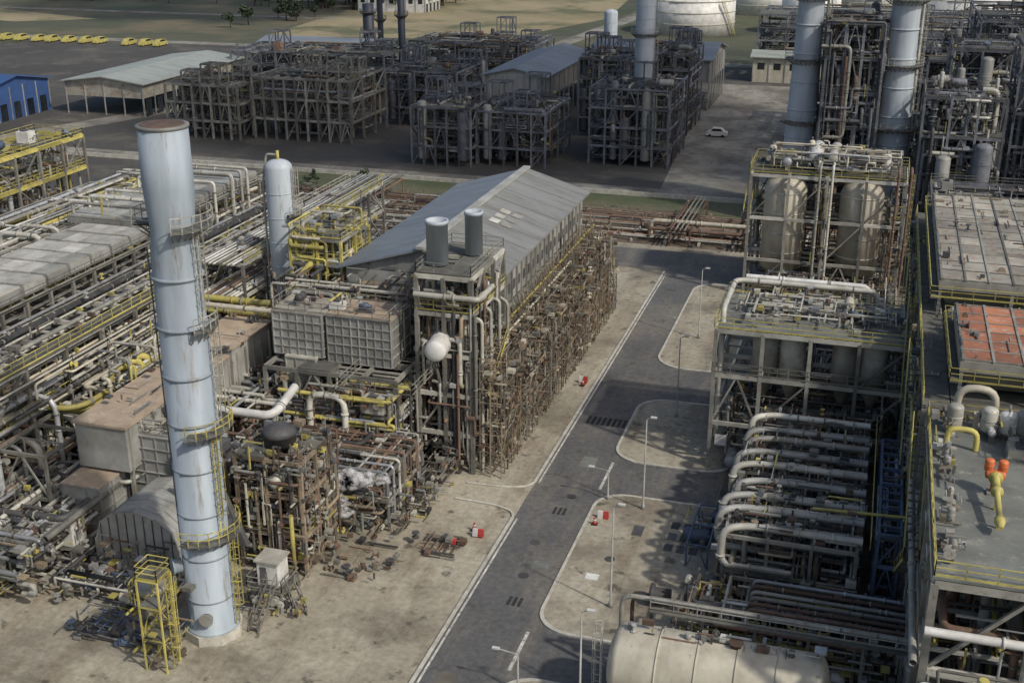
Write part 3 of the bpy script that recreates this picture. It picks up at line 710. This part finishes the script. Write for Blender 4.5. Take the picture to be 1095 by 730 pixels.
# horizontal tank
s=B('horizontal_storage_tank')
s.vessel((-15.4,75.6,4.7),(1.0,75.6,4.7),3.0,'cream',40,.35)
for x in(-12.5,-3):s.box(x-.4,x+.4,73.5,77.8,.1,3,'kerb')
for x in(-13.8,-9.5,-2):s.tube((x,75.6,7.4),(x,75.6,8.2),.25,'steel',10)
s.lathe((-6,75.6,7.6),(0,0,1),[(.4,0),(.4,.4),(.55,.4),(.55,.5)],'rust',14);s.fine(-14,0,75,76.2,7.6,8.3,40)
s.pipe([(-15.3,79.5,.5),(-15.3,79.5,8.0),(8,79.5,8.0)],.2,'pale',10,bend=1);s.pipe([(-14.6,80.2,.5),(-14.6,80.2,7.6),(8,80.2,7.6)],.16,'rust',8,bend=.8)
for x in lin(-13,7,5):s.beam((x,79.8,0),(x,79.8,7.6),.22,'steel')
s.rail([(-13,79.1,7.4),(7,79.1,7.4)],'pale');s.box(-13,7,78.8,79.4,7.2,7.3,'grate')
s.ladder(-16.0,75.6,0,7.8,-1,0,'pale')
s.build()
# ---- right big structure
s=B('process_structure')
s.frame(lin(6.3,30,4),lin(69,94,5),[6,13,19.4],.5,'steel',.3,m2='pale')
s.box(6.1,30.3,68.8,94.2,19.75,19.95,'deck');s.railrect(6.2,30.2,68.9,94.1,19.95,'yellow')
s.clutter(6,30,68,94,1,18.5,260,(.08,.3),('pale','steel','rust','white','yellow','silver','steel_dark'))
s.equip(8,29,88,93,19.95,9,2.3,('pale','white','cream','silver'))
s.fine(6.5,8,70,93,19.95,21.3,70,('pale','yellow','steel','brown_steel','clad'));s.fine(14,29,70,86,19.95,21,40)
for yy in (72,76,79,84,86):s.vessel((7.3,yy,20.1),(7.3,yy,21.2),.28,'clad',10)
for x in(8,10.5,13):s.vessel((x,91,20.3),(x,91,22.4),.6,'pale',16)
s.pipe([(7.4,88,20.1),(7.4,88,21.6),(9.5,88,21.6),(9.5,88,20)],.22,'yellow',10,bend=.8);s.pipe([(8.2,93,20),(8.2,93,23),(11,93,23),(11,93,20)],.3,'cream',10,bend=1.2)
s.stair((5.6,82,13.3),(5.6,92,19.9),1.1);s.stair((5.6,92,6.3),(5.6,82,13.3),1.1)
s.pipe([(6,68,16.5),(9,68,16.5),(16,68,16.5)],.3,'white',10);s.pipe([(5.6,68,14),(5.6,70,14),(5.6,94,14)],.25,'pale',8)
s.build()
s=B('fire_water_monitor')
x,y=10.3,81.2;z=19.95
s.box(x-.4,x+.4,y-.4,y+.4,z,z+.2,'steel');s.tube((x,y,z),(x,y,z+1.4),.22,'orange',12)
s.vessel((x-.7,y,z+1.5),(x+.7,y,z+1.5),.34,'orange',14);s.vessel((x-.45,y+.2,z+1.6),(x-.45,y+.2,z+2.6),.33,'orange',14);s.vessel((x+.45,y+.2,z+1.6),(x+.45,y+.2,z+2.6),.33,'orange',14)
s.lathe((x,y-.5,z+1.5),(0,-1,-.12),[(.5,0),(.5,.1),(.26,.1),(.26,1.6),(.42,1.6),(.42,1.8),(.2,1.9),(.2,5.0),(.36,5.0),(.36,5.3),(.16,6)],'yellow',16)
for t in(-2.4,-5):s.beam((x,y+t,z),(x,y+t,z+1.1),.16,'yellow')
s.build()
s=B('process_structure')
s.frame(lin(6,32,4),lin(95,158,9),[6,13,20],.5,'steel',.3,m2='steel')
s.clutter(5.6,14,95,158,1,19,300,(.08,.3),('pale','steel','rust','cream','yellow','silver','steel_dark'))
s.fine(5.2,8,95,158,1,21,900,('pale','steel','brown_steel','yellow','steel_dark','clad'))
s.rail([(5.8,95,20.3),(5.8,158,20.3)]);s.rail([(5.8,95,13.3),(5.8,158,13.3)]);s.box(5.8,7.9,95,158,20.2,20.3,'grate');s.box(5.8,8,95,158,13.2,13.3,'grate')
for y in(98,112,126,140):s.stair((5.3,y,13.3),(5.3,y+10,20.2),1.1)
s.pipe([(5.4,95,17),(5.4,158,17)],.18,'yellow',8)
s.box(8,32,95,158,20.2,20.3,'grate')
s.clutter(8,30,111.5,117,20.5,22.5,40,(.08,.22),('pale','cream','steel'))
s.build()
def cooler(x0,x1,y0,y1,z,nx,ny,pm):
    s=B('air_cooler')
    for x in lin(x0,x1,3):
        for y in(y0,y1):s.beam((x,y,20.3),(x,y,z),.3,'steel')
    s.add([(x0,y0,z),(x1,y0,z),(x1,y1,z),(x0,y1,z),(x0+.8,y0+2.2,z-2.2),(x1-.8,y0+2.2,z-2.2),(x1-.8,y1-2.2,z-2.2),(x0+.8,y1-2.2,z-2.2)],[(0,1,5,4),(1,2,6,5),(2,3,7,6),(3,0,4,7),(4,5,6,7)],'pale')
    s.box(x0-.2,x1+.2,y0-.2,y1+.2,z,z+.9,'pale')
    w=(x1-x0)/nx;h=(y1-y0)/ny
    for i in range(nx):
        for j in range(ny):
            s.box(x0+i*w+.12,x0+(i+1)*w-.12,y0+j*h+.1,y0+(j+1)*h-.1,z+.9,z+1.0+U(0,.04),pm)
    for i in range(nx+1):s.box(x0+i*w-.1,x0+i*w+.1,y0-.2,y1+.2,z+.9,z+1.12,'steel')
    for j in range(ny+1):s.box(x0-.2,x1+.2,y0+j*h-.07,y0+j*h+.07,z+.903,z+1.08,'steel')
    s.fine(x0,x1,y0,y1,z+.95,z+1.3,int((y1-y0)*4),('steel','steel_dark','brown_steel'))
    s.railrect(x0-.9,x1+.9,y0-.9,y1+.9,z-.6,'yellow');s.box(x0-.9,x0-.2,y0-.9,y1+.9,z-.75,z-.62,'grate')
    s.build()
cooler(8.5,27,96.5,110.5,23,8,6,'red_panel')
cooler(7.4,27,118,153,23,9,11,'khaki_panel')
cooler(14,28,86.5,91,23,6,2,'red_panel')
s=B('process_piping')
s.clutter(6,30,58,68,1,14,130,(.1,.35),('pale','white','steel','steel','silver'));s.frame(lin(6,26,3),[58,63,67.5],[6,12],.4,'steel',.2)
s.tube((9.6,66,6),(9.6,66,15),.3,'yellow',12);s.tube((9.6,66,9),(9.6,66,12),.5,'yellow',12)
s.equip(8,22,60,67,12.4,8,2);s.build()
# ------------------------------------------------------------ tall stacks back right
for x,y,h,r in((-13.6,226.4,52,2.5),(2.5,224,55,2.6)):
    s=B('chimney_stack')
    s.lathe((x,y,0),(0,0,1),[(r*1.35,0),(r*1.15,16),(r*.98,30),(r*.9,h-8),(r*.85,h)],'blue_pale',36)
    for z in range(6,int(h),5):
        rr=r*(1.35-.2*z/16) if z<16 else (r*(1.15-.17*(z-16)/14) if z<30 else r*.97)
        s.lathe((x,y,0),(0,0,1),[(rr*.97,z-.15),(rr+.12,z-.1),(rr+.12,z+.1),(rr*.97,z+.15)],'blue_pale',36)
    s.ladder(x+r*1.2,y-.5,10,h-2,1,-.2,'pale');s.ringplat(x,y,30,r,r+1.4,0,360,rm='pale');s.ringplat(x,y,19,r,r+1.8,-150,60,rm='pale');s.ringplat(x,y,41,r,r+1.4,0,360,rm='pale')
    s.pipe([(x+r+.3,y+2,4),(x+r+.3,y+2,h-12)],.25,'pale',8);s.build()
s=B('reactor_structure')
s.frame(lin(-10,-1,3),[220,226,232],[7,13,19,25,31,37],.45,'steel_hazed',.5,floors=(1,2,3,4,5),part=.5)
s.clutter(-11,0,219,232,2,38,200,(.1,.35),('steel_hazed','pale','steel','rust','steel_dark','steel_hazed'));
for z in(19.3,25.3,31.3,37.3):s.railrect(-10.3,-.7,219.7,232.3,z,'steel');s.equip(-9,-2,221,231,z,4,4,('steel_hazed','pale','clad'))
s.build()
for (x0,x1,y0,y1,h) in((7,20,214,226,26),(22,36,222,236,34),(12,28,246,262,30),(34,52,206,226,28),(36,56,246,266,36),(-9,8,245,262,24),(9,40,186,204,14)):
    s=B('reactor_structure')
    zs=lin(0,h,int(h/5.5))[1:]
    s.frame(lin(x0,x1,3),lin(y0,y1,2),zs,.4,'steel_hazed',.4,floors=tuple(range(0,len(zs),2)),part=.5)
    s.clutter(x0,x1,y0-1,y1,1,h+1,120,(.1,.38),('steel_hazed','steel_dark','steel','steel_hazed','silver','pale'))
    s.equip(x0+1,x1-1,y0+1,y1-1,h+.3,5,4,('steel_hazed','clad','pale'));s.railrect(x0,x1,y0,y1,h+.3,'steel')
    for _ in range(2):
        x=U(x0+2,x1-2);s.vessel((x,y0-1.5,1),(x,y0-1.5,h*U(.6,1.0)),U(.9,1.5),random.choice(['silver','clad','steel_hazed','blue_grey']),16)
    s.build()
# ------------------------------------------------------------ corridor pipes
s=B('pipeway')
y=203.5
while y<222:
    r=U(.1,.32);z=U(.5,.9);m=random.choice(['rust','rust','pale','steel','rust','brown_steel','steel_dark','brown_steel']);x0=-150;x1=-18 if y<214 else 20
    if R()<.5:
        xx=U(-90,-30);s.pipe([(x0,y,z),(xx,y,z),(xx,y,z+1.6),(xx+6,y,z+1.6),(xx+6,y,z),(x1,y,z)],r,m,8)
    else:s.tube((x0,y,z),(x1,y,z),r,m,8)
    y+=r*2+U(.2,1.1)
for x in range(-148,20,6):
    s.box(x-.2,x+.2,203,222.5,.05,.5,'kerb')
for x in(-120,-95,-78,-62,-33,-20):
    s.frame([x,x+3.5],[202.5,213,223],[3.2],.3,'rust',.3)
    for k in range(4):s.tube((x+.5+k*.8,200,3.6),(x+.5+k*.8,225,3.6),.15,random.choice(['rust','pale','steel']),8)
s.pipe([(-37,206,1),(-37,206,3.4),(-19,206,3.4),(-19,206,1)],.4,'cream',10);s.pipe([(-37,204.3,1),(-37,204.3,2.4),(-19,204.3,2.4),(-19,204.3,1)],.35,'rust',10)
s.fine(-125,-18,202,223,.2,1.8,500,('rust','steel_dark','brown_steel','steel','grate'))
s.equip(-120,-62,172,200,.1,30,2.5,('rust','steel_dark','pale','brown_steel'));s.clutter(-120,-62,170,200,.4,3,140,(.08,.25),('rust','pale','steel','brown_steel','steel_dark'))
s.build()
s=B('perimeter_wall');s.box(-300,-5,235.6,235.9,0,.9,'kerb');s.box(-300,-125,200.8,201.2,0,.6,'kerb');s.build()
# ------------------------------------------------------------ mid-distance structures
def block(name,x0,x1,y0,y1,h,nx,ny,m='steel_hazed',n=60,vs=2,w=.4):
    s=B(name);zs=lin(0,h,max(2,int(h/4)))[1:]
    s.frame(lin(x0,x1,nx),lin(y0,y1,ny),zs,w,m,.35,floors=tuple(range(len(zs))),part=.15,m2=m)
    for k in range(3):
        a=U(x0,x1-4);b=U(y0,y1-4);s.frame([a,a+3,a+5],[b,b+4],[h+1.5,h+U(3,6)],w*.7,m,.4,base=h)
    s.clutter(x0,x1,y0,y1,1,h+1,int(n*1.6),(.1,.35),('steel_hazed','steel_hazed','steel_dark','brown_steel','steel','clad'))
    s.equip(x0+1,x1-1,y0+1,y1-1,h+.4,int(n/12),3,('steel_hazed','clad','steel_dark','rust'))
    for _ in range(vs):
        x=U(x0+1,x1-1);s.vessel((x,y0+1,1),(x,y0+1,h*U(.6,1.2)),U(.8,1.3),random.choice(['steel_hazed','clad','clad_dark']),14)
    s.build()
block('steel_structure',-100,-86,250,266,13,5,3);block('steel_structure',-86,-70,254,276,12,5,4)
block('steel_structure',-62,-44,262,284,17,5,4,n=90,vs=3);block('steel_structure',-72,-58,292,310,19,4,3)
block('steel_structure',-124,-104,292,312,14,5,3);block('steel_structure',-60,-46,300,322,20,4,3,n=80)
block('steel_structure',-170,-150,262,282,13,8,3,'steel',40,0,.5);block('steel_structure',-148,-122,266,288,15,9,3,'steel',40,0,.5)
block('steel_structure',-190,-140,330,350,12,10,3,'steel_hazed',60,0,.5);block('steel_structure',-140,-100,350,372,14,8,3)
block('steel_structure',-12,20,290,330,22,6,4,n=120,vs=5);block('steel_structure',20,60,300,350,30,6,4,n=120,vs=5)
block('steel_structure',-40,30,400,430,20,8,3,n=90,vs=4)
s=B('vertical_vessel');s.vessel((-52,272,2),(-52,272,38),2.2,'blue_pale',28);s.lathe((-52,272,0),(0,0,1),[(2.6,0),(2.2,5)],'blue_grey',20);s.ringplat(-52,272,28,2,3.2,0,360,rm='pale');s.ringplat(-52,272,18,2,3.4,0,200,rm='pale');s.ladder(-49.6,272,3,35,1,0,'pale');s.build()
s=B('vertical_vessel');s.vessel((-86.6,393,1),(-86.6,393,21),2.2,'blue_pale',24);s.frame([-89,-84],[391,395],[7],.3,'steel_hazed',.5);s.build()
for x,y,h,r in((-141,347,44,1.1),(-150,352,40,.9),(-178,407,19,2)):
    s=B('flue_stack');s.lathe((x,y,0),(0,0,1),[(r*1.3,0),(r,6),(r,h),(r*.8,h)],'navy',16)
    for z in(h*.5,h*.85):s.ringplat(x,y,z,r,r+1,0,360,'steel_dark','steel_dark')
    s.build()
def shed(name,x0,x1,y0,y1,h,rm,wm,axis='Y',rise=2.5,openw=False):
    s=B(name);xm=(x0+x1)/2;ym=(y0+y1)/2
    if axis=='Y':
        P=[((x0-1,y0-1,h),(xm,y0-1,h+rise),(xm,y1+1,h+rise),(x0-1,y1+1,h)),((xm,y0-1,h+rise),(x1+1,y0-1,h),(x1+1,y1+1,h),(xm,y1+1,h+rise))]
    else:
        P=[((x0-1,y0-1,h),(x1+1,y0-1,h),(x1+1,ym,h+rise),(x0-1,ym,h+rise)),((x0-1,ym,h+rise),(x1+1,ym,h+rise),(x1+1,y1+1,h),(x0-1,y1+1,h))]
    for q in P:
        s.add([(a,b,c) for a,b,c in q]+[(a,b,c-.3) for a,b,c in q],[(0,1,2,3),(7,6,5,4),(0,4,5,1),(1,5,6,2),(2,6,7,3),(3,7,4,0)],rm)
    if axis=='Y':
        for y in(y0,y1):s.add([(x0,y,h-.3),(x1,y,h-.3),(xm,y,h+rise-.3)],[(0,1,2)],wm)
    else:
        for x in(x0,x1):s.add([(x,y0,h-.3),(x,y1,h-.3),(x,ym,h+rise-.3)],[(0,1,2)],wm)
    zb=h*.55 if openw else 0
    s.box(x0,x1,y0,y0+.2,zb,h-.3,wm);s.box(x0,x1,y1-.2,y1,zb,h-.3,wm);s.box(x0,x0+.2,y0+.2,y1-.2,zb,h-.3,wm);s.box(x1-.2,x1,y0+.2,y1-.2,zb,h-.3,wm)
    k=int((x1-x0)/5)
    for i in range(k+1):
        x=x0+(x1-x0)*i/k;s.box(x-.15,x+.15,y0-.2,y0-.02,0,h-.35,'clad')
        if i<k and not openw:s.box(x+1.4,x+3.6,y0-.06,y0-.01,h*.5,h*.75,'glass_dark')
    k=int((y1-y0)/5)
    for i in range(k+1):
        y=y0+(y1-y0)*i/k;s.box(x1+.02,x1+.2,y-.15,y+.15,0,h-.35,'clad')
        if i<k:s.box(x1+.01,x1+.06,y+1.2,y+3.8,0.1,h*.5,'glass_dark')
    s.build()
shed('warehouse',-285,-222,258,285,9,'roof_blue','blue_wall','X')
shed('warehouse',-214,-190,282,336,9,'roof_far','khaki_panel','Y',1.6,True)
shed('warehouse',-80,-46,336,366,14,'roof_bluegrey','hall_wall','X',3,True)
shed('warehouse',-99,-83,300,350,13,'roof_bluegrey','hall_wall','Y',2,True)
shed('warehouse',-205,-165,374,392,8,'roof_bluegrey','hall_wall','X',2)
shed('office_building',-40,-15,392,402,8,'roof_far','cream','X',1.5)
shed('warehouse',-250,-215,560,580,8,'roof_far','white','X',2);shed('warehouse',-330,-290,600,618,8,'roof_blue','white','X',2)
for x,y,r,h in((-80,520,18,14),(-60,610,18,14),(-32,530,12,16),(30,560,22,14),(-10,640,20,14),(90,600,22,14)):
    s=B('storage_tank');s.lathe((x,y,0),(0,0,1),[(r,0),(r,h),(r*.6,h+1.3),(.05,h+2)],'white',48)
    for z in(h*.33,h*.66,h-.3):s.lathe((x,y,0),(0,0,1),[(r,z-.15),(r+.25,z-.1),(r+.25,z+.1),(r,z+.15)],'cream',48)
    for i in range(24):
        a=i*math.pi/12;s.beam((x+r*math.cos(a),y+r*math.sin(a),h),(x+r*math.cos(a),y+r*math.sin(a),h+1.2),.12,'yellow')
    s.stair((x+r+.8,y-6,0),(x+r*.8,y-r*.75,h),1.2);s.build()
# ------------------------------------------------------------ street lamps
def lamp(x,y,dx=-1,h=10,arm=1.2,m='clad'):
    s=B('street_lamp');s.lathe((x,y,.1),(0,0,1),[(.2,0),(.2,.5),(.1,.6),(.06,h)],m,10)
    s.pipe([(x,y,h-.2),(x,y,h+.2),(x+dx*arm,y,h+.45)],.05,m,6,bend=.4);s.box(x+dx*arm-.3,x+dx*arm+.3,y-.13,y+.13,h+.38,h+.52,'white')
    s.box(x+dx*arm-.2,x+dx*arm+.2,y-.08,y+.08,h+.34,h+.38,'glass_dark');s.build()
for x,y in((-18.2,89.2),(-18.9,107.5),(-19.5,131),(-21,158),(-17,73)):lamp(x,y,1,10,.7)
lamp(-22.6,75.5,-1,3.4,1.8);lamp(-22.8,108.5,-1,3.2,1.8)
def cone(x,y,z=.1):
    s=B('traffic_cone');s.box(x-.3,x+.3,y-.3,y+.3,z,z+.06,'rubber');s.lathe((x,y,z+.06),(0,0,1),[(.24,0),(.15,.35)],'red',12);s.lathe((x,y,z+.41),(0,0,1),[(.15,0),(.11,.18)],'white',12);s.lathe((x,y,z+.59),(0,0,1),[(.11,0),(.05,.25)],'red',12);s.build()
for x,y in((-32.5,137),(-34,98.5),(-22.9,103)):cone(x,y,.15)
def barrier(x,y,n=2):
    s=B('traffic_barrier')
    for i in range(n):
        m='red' if i%2 else 'white';xx=x+i*.55
        s.add([(xx,y-.25,.15),(xx+.53,y-.25,.15),(xx+.53,y+.25,.15),(xx,y+.25,.15),(xx,y-.1,.9),(xx+.53,y-.1,.9),(xx+.53,y+.1,.9),(xx,y+.1,.9)],[(0,3,2,1),(4,5,6,7),(0,1,5,4),(1,2,6,5),(2,3,7,6),(3,0,4,7)],m)
    s.build()
barrier(-33.8,97.5);barrier(-22.9,104.5);barrier(-33.2,138)
def car(name,x,y,m,L=4.6,W=1.9,H=1.5,flip=False,z=.07):
    s=B(name)
    def T(p):return (x+(p[1] if flip else p[0]),y+(p[0] if flip else p[1]),z+p[2])
    prof=[(-L/2,.35),(-L/2,.85),(-L*.42,H*.62),(-L*.3,H*.66),(-L*.2,H),(L*.22,H),(L*.38,H*.62),(L/2,H*.58),(L/2,.35)]
    k=len(prof);vs=[T((a,-W/2,b)) for a,b in prof]+[T((a,W/2,b)) for a,b in prof]
    s.add(vs,[tuple(range(k)),tuple(range(k,2*k))[::-1]]+[(i,(i+1)%k,k+(i+1)%k,k+i) for i in range(k)],m)
    for sy in(-1,1):
        a=[(-L*.24,H*.68),(-L*.17,H*.95),(L*.19,H*.95),(L*.31,H*.68)]
        s.add([T((p,sy*(W/2+.01),q)) for p,q in a],[(0,1,2,3)],'glass_dark')
        for wx in(-L*.31,L*.31):
            p=Vector(T((wx,sy*(W/2-.2),.34)));q=Vector(T((wx,sy*(W/2+.03),.34)));s.tube(p,q,.34,'rubber',14)
    s.build()
car('parked_van',-38.5,301,'white',5.2,2.1,2.2)
for i in range(13):
    if R()<.85:car('parked_bus',-352+i*7+U(-1,1),414+U(-1,1),'yellow',7.5,2.2,2.5,True)
s=B('parked_truck');s.box(-146,-142,192,194.4,.9,3.2,'white');s.box(-141.8,-140,192.1,194.3,.7,2.4,'white');s.box(-140.6,-139.97,192.3,194.1,1.5,2.2,'glass_dark')
for a in(-145,-141):
    for yy in(192,194.2):s.tube((a,yy-.1,.45),(a,yy+.2,.45),.45,'rubber',12)
s.build()
# ------------------------------------------------------------ trees
def trees(name,pts):
    s=B(name)
    for x,y,h in pts:
        s.tube((x,y,0),(x,y,h*.55),h*.04,'trunk',5,h*.02)
        for q in range(4):
            a=U(0,6.3);s.tube((x,y,h*.35),(x+math.cos(a)*h*.25,y+math.sin(a)*h*.25,h*.65),h*.015,'trunk',4)
        cl=[(x+U(-.3,.3)*h,y+U(-.3,.3)*h,h*U(.5,.85),h*U(.14,.26)) for _ in range(7)]
        for cx,cy,cz,cr in cl:
            for _ in range(34):
                d=Vector((random.gauss(0,1),random.gauss(0,1),random.gauss(0,1))).normalized()*cr*U(.6,1.1)
                c=Vector((cx,cy,cz))+d;a=Vector((U(-1,1),U(-1,1),U(-.6,.6))).normalized()*h*.05;b=a.cross(d).normalized()*h*.045
                s.add([tuple(c-a-b),tuple(c+a-b),tuple(c+a+b),tuple(c-a+b)],[(0,1,2,3)],'leaf')
    s.build()
pts=[(U(-290,-215),U(560,640),U(8,14)) for _ in range(60)]+[(U(-560,-300),U(650,740),U(8,14)) for _ in range(60)]+[(U(-460,-300),U(560,600),U(5,10)) for _ in range(30)]+[(U(-120,60),U(660,720),U(8,13)) for _ in range(30)]+[(U(-275,-255),U(470,560),U(5,9)) for _ in range(12)]
trees('distant_trees',pts)
pts=[(U(-125,-62),U(225,234),U(1.5,3)) for _ in range(14)]
trees('shrub_row',pts)
# ------------------------------------------------------------ steam: nested wispy puffs of droplets
def steam():
    m=bpy.data.materials.new('steam');m.use_nodes=True;nt=m.node_tree;N=nt.nodes;L=nt.links
    b=N['Principled BSDF'];out=N['Material Output'];N.remove(b)
    d=N.new('ShaderNodeBsdfDiffuse');d.inputs[0].default_value=(.95,.95,.95,1);tl=N.new('ShaderNodeBsdfTranslucent');tl.inputs[0].default_value=(.95,.95,.95,1)
    ad=N.new('ShaderNodeMixShader');ad.inputs[0].default_value=.4;L.new(d.outputs[0],ad.inputs[1]);L.new(tl.outputs[0],ad.inputs[2])
    tr=N.new('ShaderNodeBsdfTransparent');mx=N.new('ShaderNodeMixShader')
    tc=N.new('ShaderNodeTexCoord');n=N.new('ShaderNodeTexNoise');n.inputs['Scale'].default_value=.85;n.inputs['Detail'].default_value=6;n.inputs['Roughness'].default_value=.65
    L.new(tc.outputs['Object'],n.inputs['Vector']);r=N.new('ShaderNodeMapRange');r.inputs[1].default_value=.42;r.inputs[2].default_value=.66;r.inputs[4].default_value=.6
    L.new(n.outputs['Fac'],r.inputs[0]);L.new(r.outputs[0],mx.inputs[0]);L.new(tr.outputs[0],mx.inputs[1]);L.new(ad.outputs[0],mx.inputs[2]);L.new(mx.outputs[0],out.inputs['Surface'])
    MATS['steam']=m;s=B('steam_plume')
    def puff(c,rr,i):
        vs=[];fs=[];na,nb=14,9
        for j in range(nb+1):
            for k2 in range(na):
                th=2*math.pi*k2/na;ph=math.pi*j/nb
                q=Vector((math.sin(ph)*math.cos(th)*1.5,math.sin(ph)*math.sin(th),math.cos(ph)*.8))
                w2=1+.22*math.sin(3*th+i)+.18*math.cos(4*ph+i*2)
                vs.append(tuple(c+q*rr*w2))
        for j in range(nb):
            for k2 in range(na):
                k3=(k2+1)%na;fs.append((j*na+k2,j*na+k3,(j+1)*na+k3,(j+1)*na+k2))
        s.add(vs,fs,'steam',True)
    for i in range(22):
        t=R();puff(Vector((-47.0+5.2*t+U(-.5,.5),94.4+U(-.6,.6),5.6+1.0*t+U(-.5,.5))),U(.35,.95)*(1.15-.6*t),i)
    for i in range(12):
        t=R();puff(Vector((-46.8+U(-1,1),93.9+U(-.5,.5),2.6+2.6*t)),U(.35,.9),i)
    s.build()
steam()
# ------------------------------------------------------------ clouds (their shadows lie on the far yard)
sd=Vector((.80,-.38,.84)).normalized()
s=B('cloud')
def cloudpuffs(cx,cy,ax,ay,n):
    H=420;ox=sd.x/sd.z*H;oy=sd.y/sd.z*H
    for _ in range(n):
        a=U(0,6.28);q=math.sqrt(R());x=cx+ox+ax*q*math.cos(a);y=cy+oy+ay*q*math.sin(a);r=U(14,30)
        pr=[(max(.03,r*math.sin(t)),-r*.5*math.cos(t)) for t in[i*math.pi/7 for i in range(8)]]
        s.lathe((x,y,H+U(-6,10)),(0,0,1),pr,'cloud',12)
cloudpuffs(-105,300,75,45,60);cloudpuffs(38,290,32,55,26);cloudpuffs(-340,560,100,60,30)
s.build()
# ------------------------------------------------------------ light
w=bpy.data.worlds.new('World');sc.world=w;w.use_nodes=True;nt=w.node_tree
bg=nt.nodes['Background'];sky=nt.nodes.new('ShaderNodeTexSky');sky.sky_type='NISHITA';sky.sun_disc=False
sky.sun_elevation=math.asin(sd.z);sky.sun_rotation=math.atan2(sd.x,sd.y);sky.dust_density=3
nt.links.new(sky.outputs[0],bg.inputs[0]);bg.inputs[1].default_value=.125
l=bpy.data.lights.new('sun','SUN');l.energy=2.9;l.angle=math.radians(2.0);l.color=(1,.95,.87)
lo=bpy.data.objects.new('sun',l);sc.collection.objects.link(lo);lo.rotation_euler=sd.to_track_quat('Z','Y').to_euler()
cd=bpy.data.cameras.new('camera');cam=bpy.data.objects.new('camera',cd);sc.collection.objects.link(cam)
cam.location=(0,0,60);cam.rotation_euler=(math.radians(90-21),0,math.radians(17))
cd.sensor_width=36;cd.lens=36*1285/1095;cd.clip_end=6000;cd.clip_start=1
sc.camera=cam
sc.view_settings.view_transform='Standard';sc.view_settings.look='None';sc.view_settings.exposure=0
print('faces',sum(len(o.data.polygons) for o in bpy.data.objects if o.type=='MESH'))
